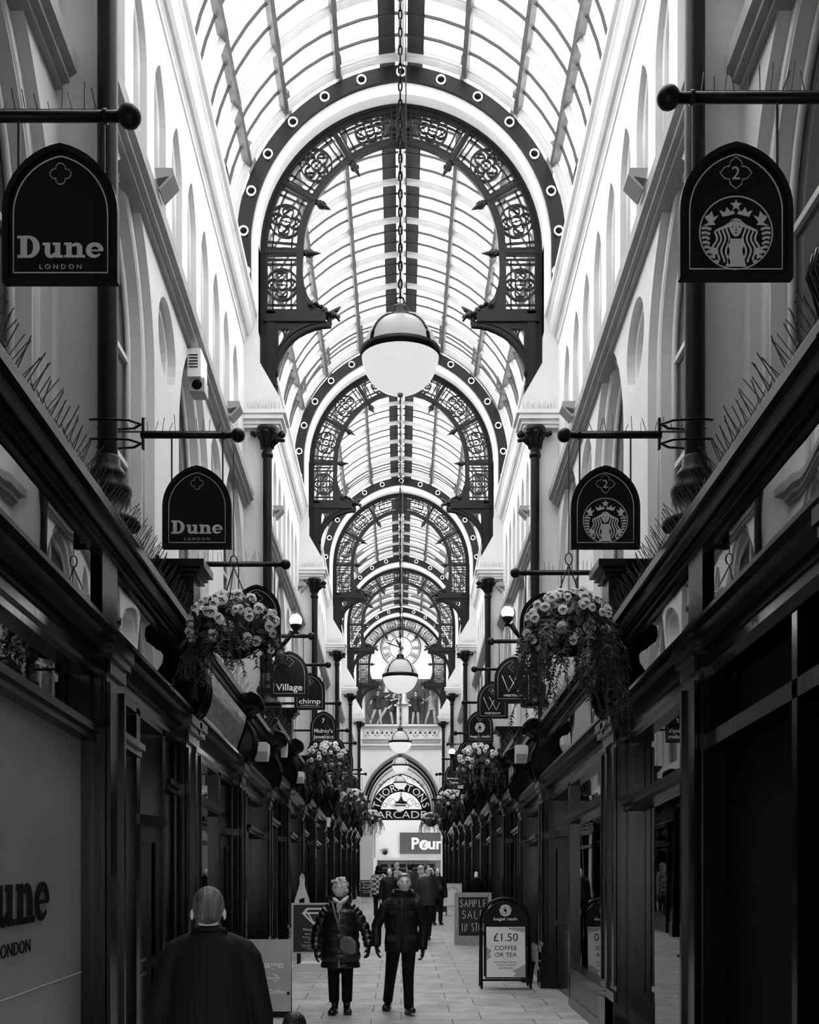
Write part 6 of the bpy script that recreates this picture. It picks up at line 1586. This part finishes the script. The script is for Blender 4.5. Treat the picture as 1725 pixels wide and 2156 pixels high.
def statue(label, px, H, yaw, arms, legs, tunic, tm, extra=None, lean=(0,0), hy=0):
    X = (px-VX)/SW; t = empty('statue', (X, WD+.3, 9.62), yaw); tag(t, label, 'statue', 'painted striking figures in the clock niche')
    m = MB(); lx, ly = lean
    off_ = lambda z: Vector((lx*z/H, ly*z/H, 0))
    M = head_mesh(m, off_(H-.12)+Vector((0,0,H-.12)), hy, 1.15, n=24, rows=18)
    m.loft([off_(.8*H)+Vector((0,0,.8*H)), off_(.9*H)+Vector((0,0,.9*H))], [.07,.06], 10)
    for s in (-1, 1):
        a = [Vector(p) for p in arms[s]]; m.loft([off_(.8*H)+Vector((s*.08,0,.8*H)), a[0], a[1], a[2]], [.07,.065,.05,.035], 10, up=(0,1,0)); m.ball(a[2], .05, 8)
        l = [Vector(p) for p in legs[s]]; m.loft(l, [.1,.075,.07,.04], 10, up=(0,1,0)); m.loft([l[-1]+Vector((0,.04,-.03)), l[-1]+Vector((0,-.2,-.05))], [.05,.035], 8)
    m.loft([(0,0,.48*H), off_(.6*H)+Vector((0,0,.6*H)), off_(.8*H)+Vector((0,0,.8*H))], [(.16,.12),(.15,.11),(.18,.12)], 14)
    o = m.build('figure', M_stat, t); remesh(o, .018, 1)
    m = MB(); m.loft([off_(z*H)+Vector((0,0,z*H)) for z in tunic], [(.25,.2),(.2,.16),(.18,.14),(.22,.15),(.14,.1)], 18)
    for s in (-1, 1): a = [Vector(p) for p in arms[s]]; m.loft([off_(.8*H)+Vector((s*.08,0,.8*H)), a[0], a[0].lerp(a[1], .75)], [.09,.09,.07], 10, up=(0,1,0))
    o = m.build('tunic', tm, t); remesh(o, .018, 1)
    m = MB(); m.ball((0,.02,.05), .1, 14, 0, M, (1,1.05,.9)); m.build('head_cover', tm if not extra else M_haird, t)
    m = MB(); m.bar(Vector(arms[1][2])+Vector((0,-.02,-.12)), Vector(arms[1][2])+Vector((0,-.02,.3)), .05); m.build('striker', M_iron, t)
    return t
L0 = lambda a, b: {-1: [(-.1,0,1.0),(-.1-a*.5,-.02,.55),(-.1-a,0,.1)], 1: [(.1,0,1.0),(.1+b*.5,-.05,.55),(.1+b,0,.1)]}
statue('leftmost painted statue in belted tunic and hat with a bow', 795, 2.05, .2, {-1: [(-.22,0,1.62),(-.4,-.1,1.35),(-.45,-.25,1.2)], 1: [(.22,0,1.62),(.5,-.1,1.65),(.75,-.15,1.8)]}, L0(.35,.1), (.45,.55,.62,.75,.84), M_tun)
statue('second painted statue leaning to the central bell', 818, 1.9, -.1, {-1: [(-.1,0,1.5),(.2,-.2,1.4),(.5,-.2,1.5)], 1: [(.4,0,1.5),(.65,-.1,1.45),(.8,-.15,1.5)]}, L0(.55,.15), (.42,.52,.6,.75,.83), M_tun, None, (.35,0), .6)
statue('third painted statue in dark armour right of the central bell', 876, 2.0, 0, {-1: [(-.22,0,1.6),(-.45,-.1,1.4),(-.65,-.2,1.45)], 1: [(.22,0,1.6),(.45,-.05,1.3),(.3,-.25,1.2)]}, L0(.1,.05), (.38,.5,.62,.75,.84), M_tun, None, (0,0), -.3)
statue('rightmost painted statue in a fleece tunic raising an arm', 910, 2.0, -.1, {-1: [(-.2,0,1.55),(-.4,-.1,1.4),(-.5,-.2,1.5)], 1: [(.2,0,1.6),(.3,-.05,1.95),(.2,-.1,2.3)]}, L0(.3,.1), (.42,.52,.62,.75,.84), M_tun2, None, (-.05,0), 0)
m = MB(); m.loft([(-1.75,WD+.1,9.9),(-2.0,WD+.1,10.4),(-2.0,WD+.1,10.9),(-1.7,WD+.1,11.3)], .02, 6); b = m.build('archery_bow', M_iron); tag(b, 'thin curved bow held by the leftmost niche statue', 'bow')
t = thing('staff', 'long thin staff standing beside the rightmost niche statue', 'staff', ((893-VX)/SW, WD+.2, 9.62)); m = MB(); m.bar((0,0,0),(.05,0,1.95), .04); m.build('shaft', M_iron, t)
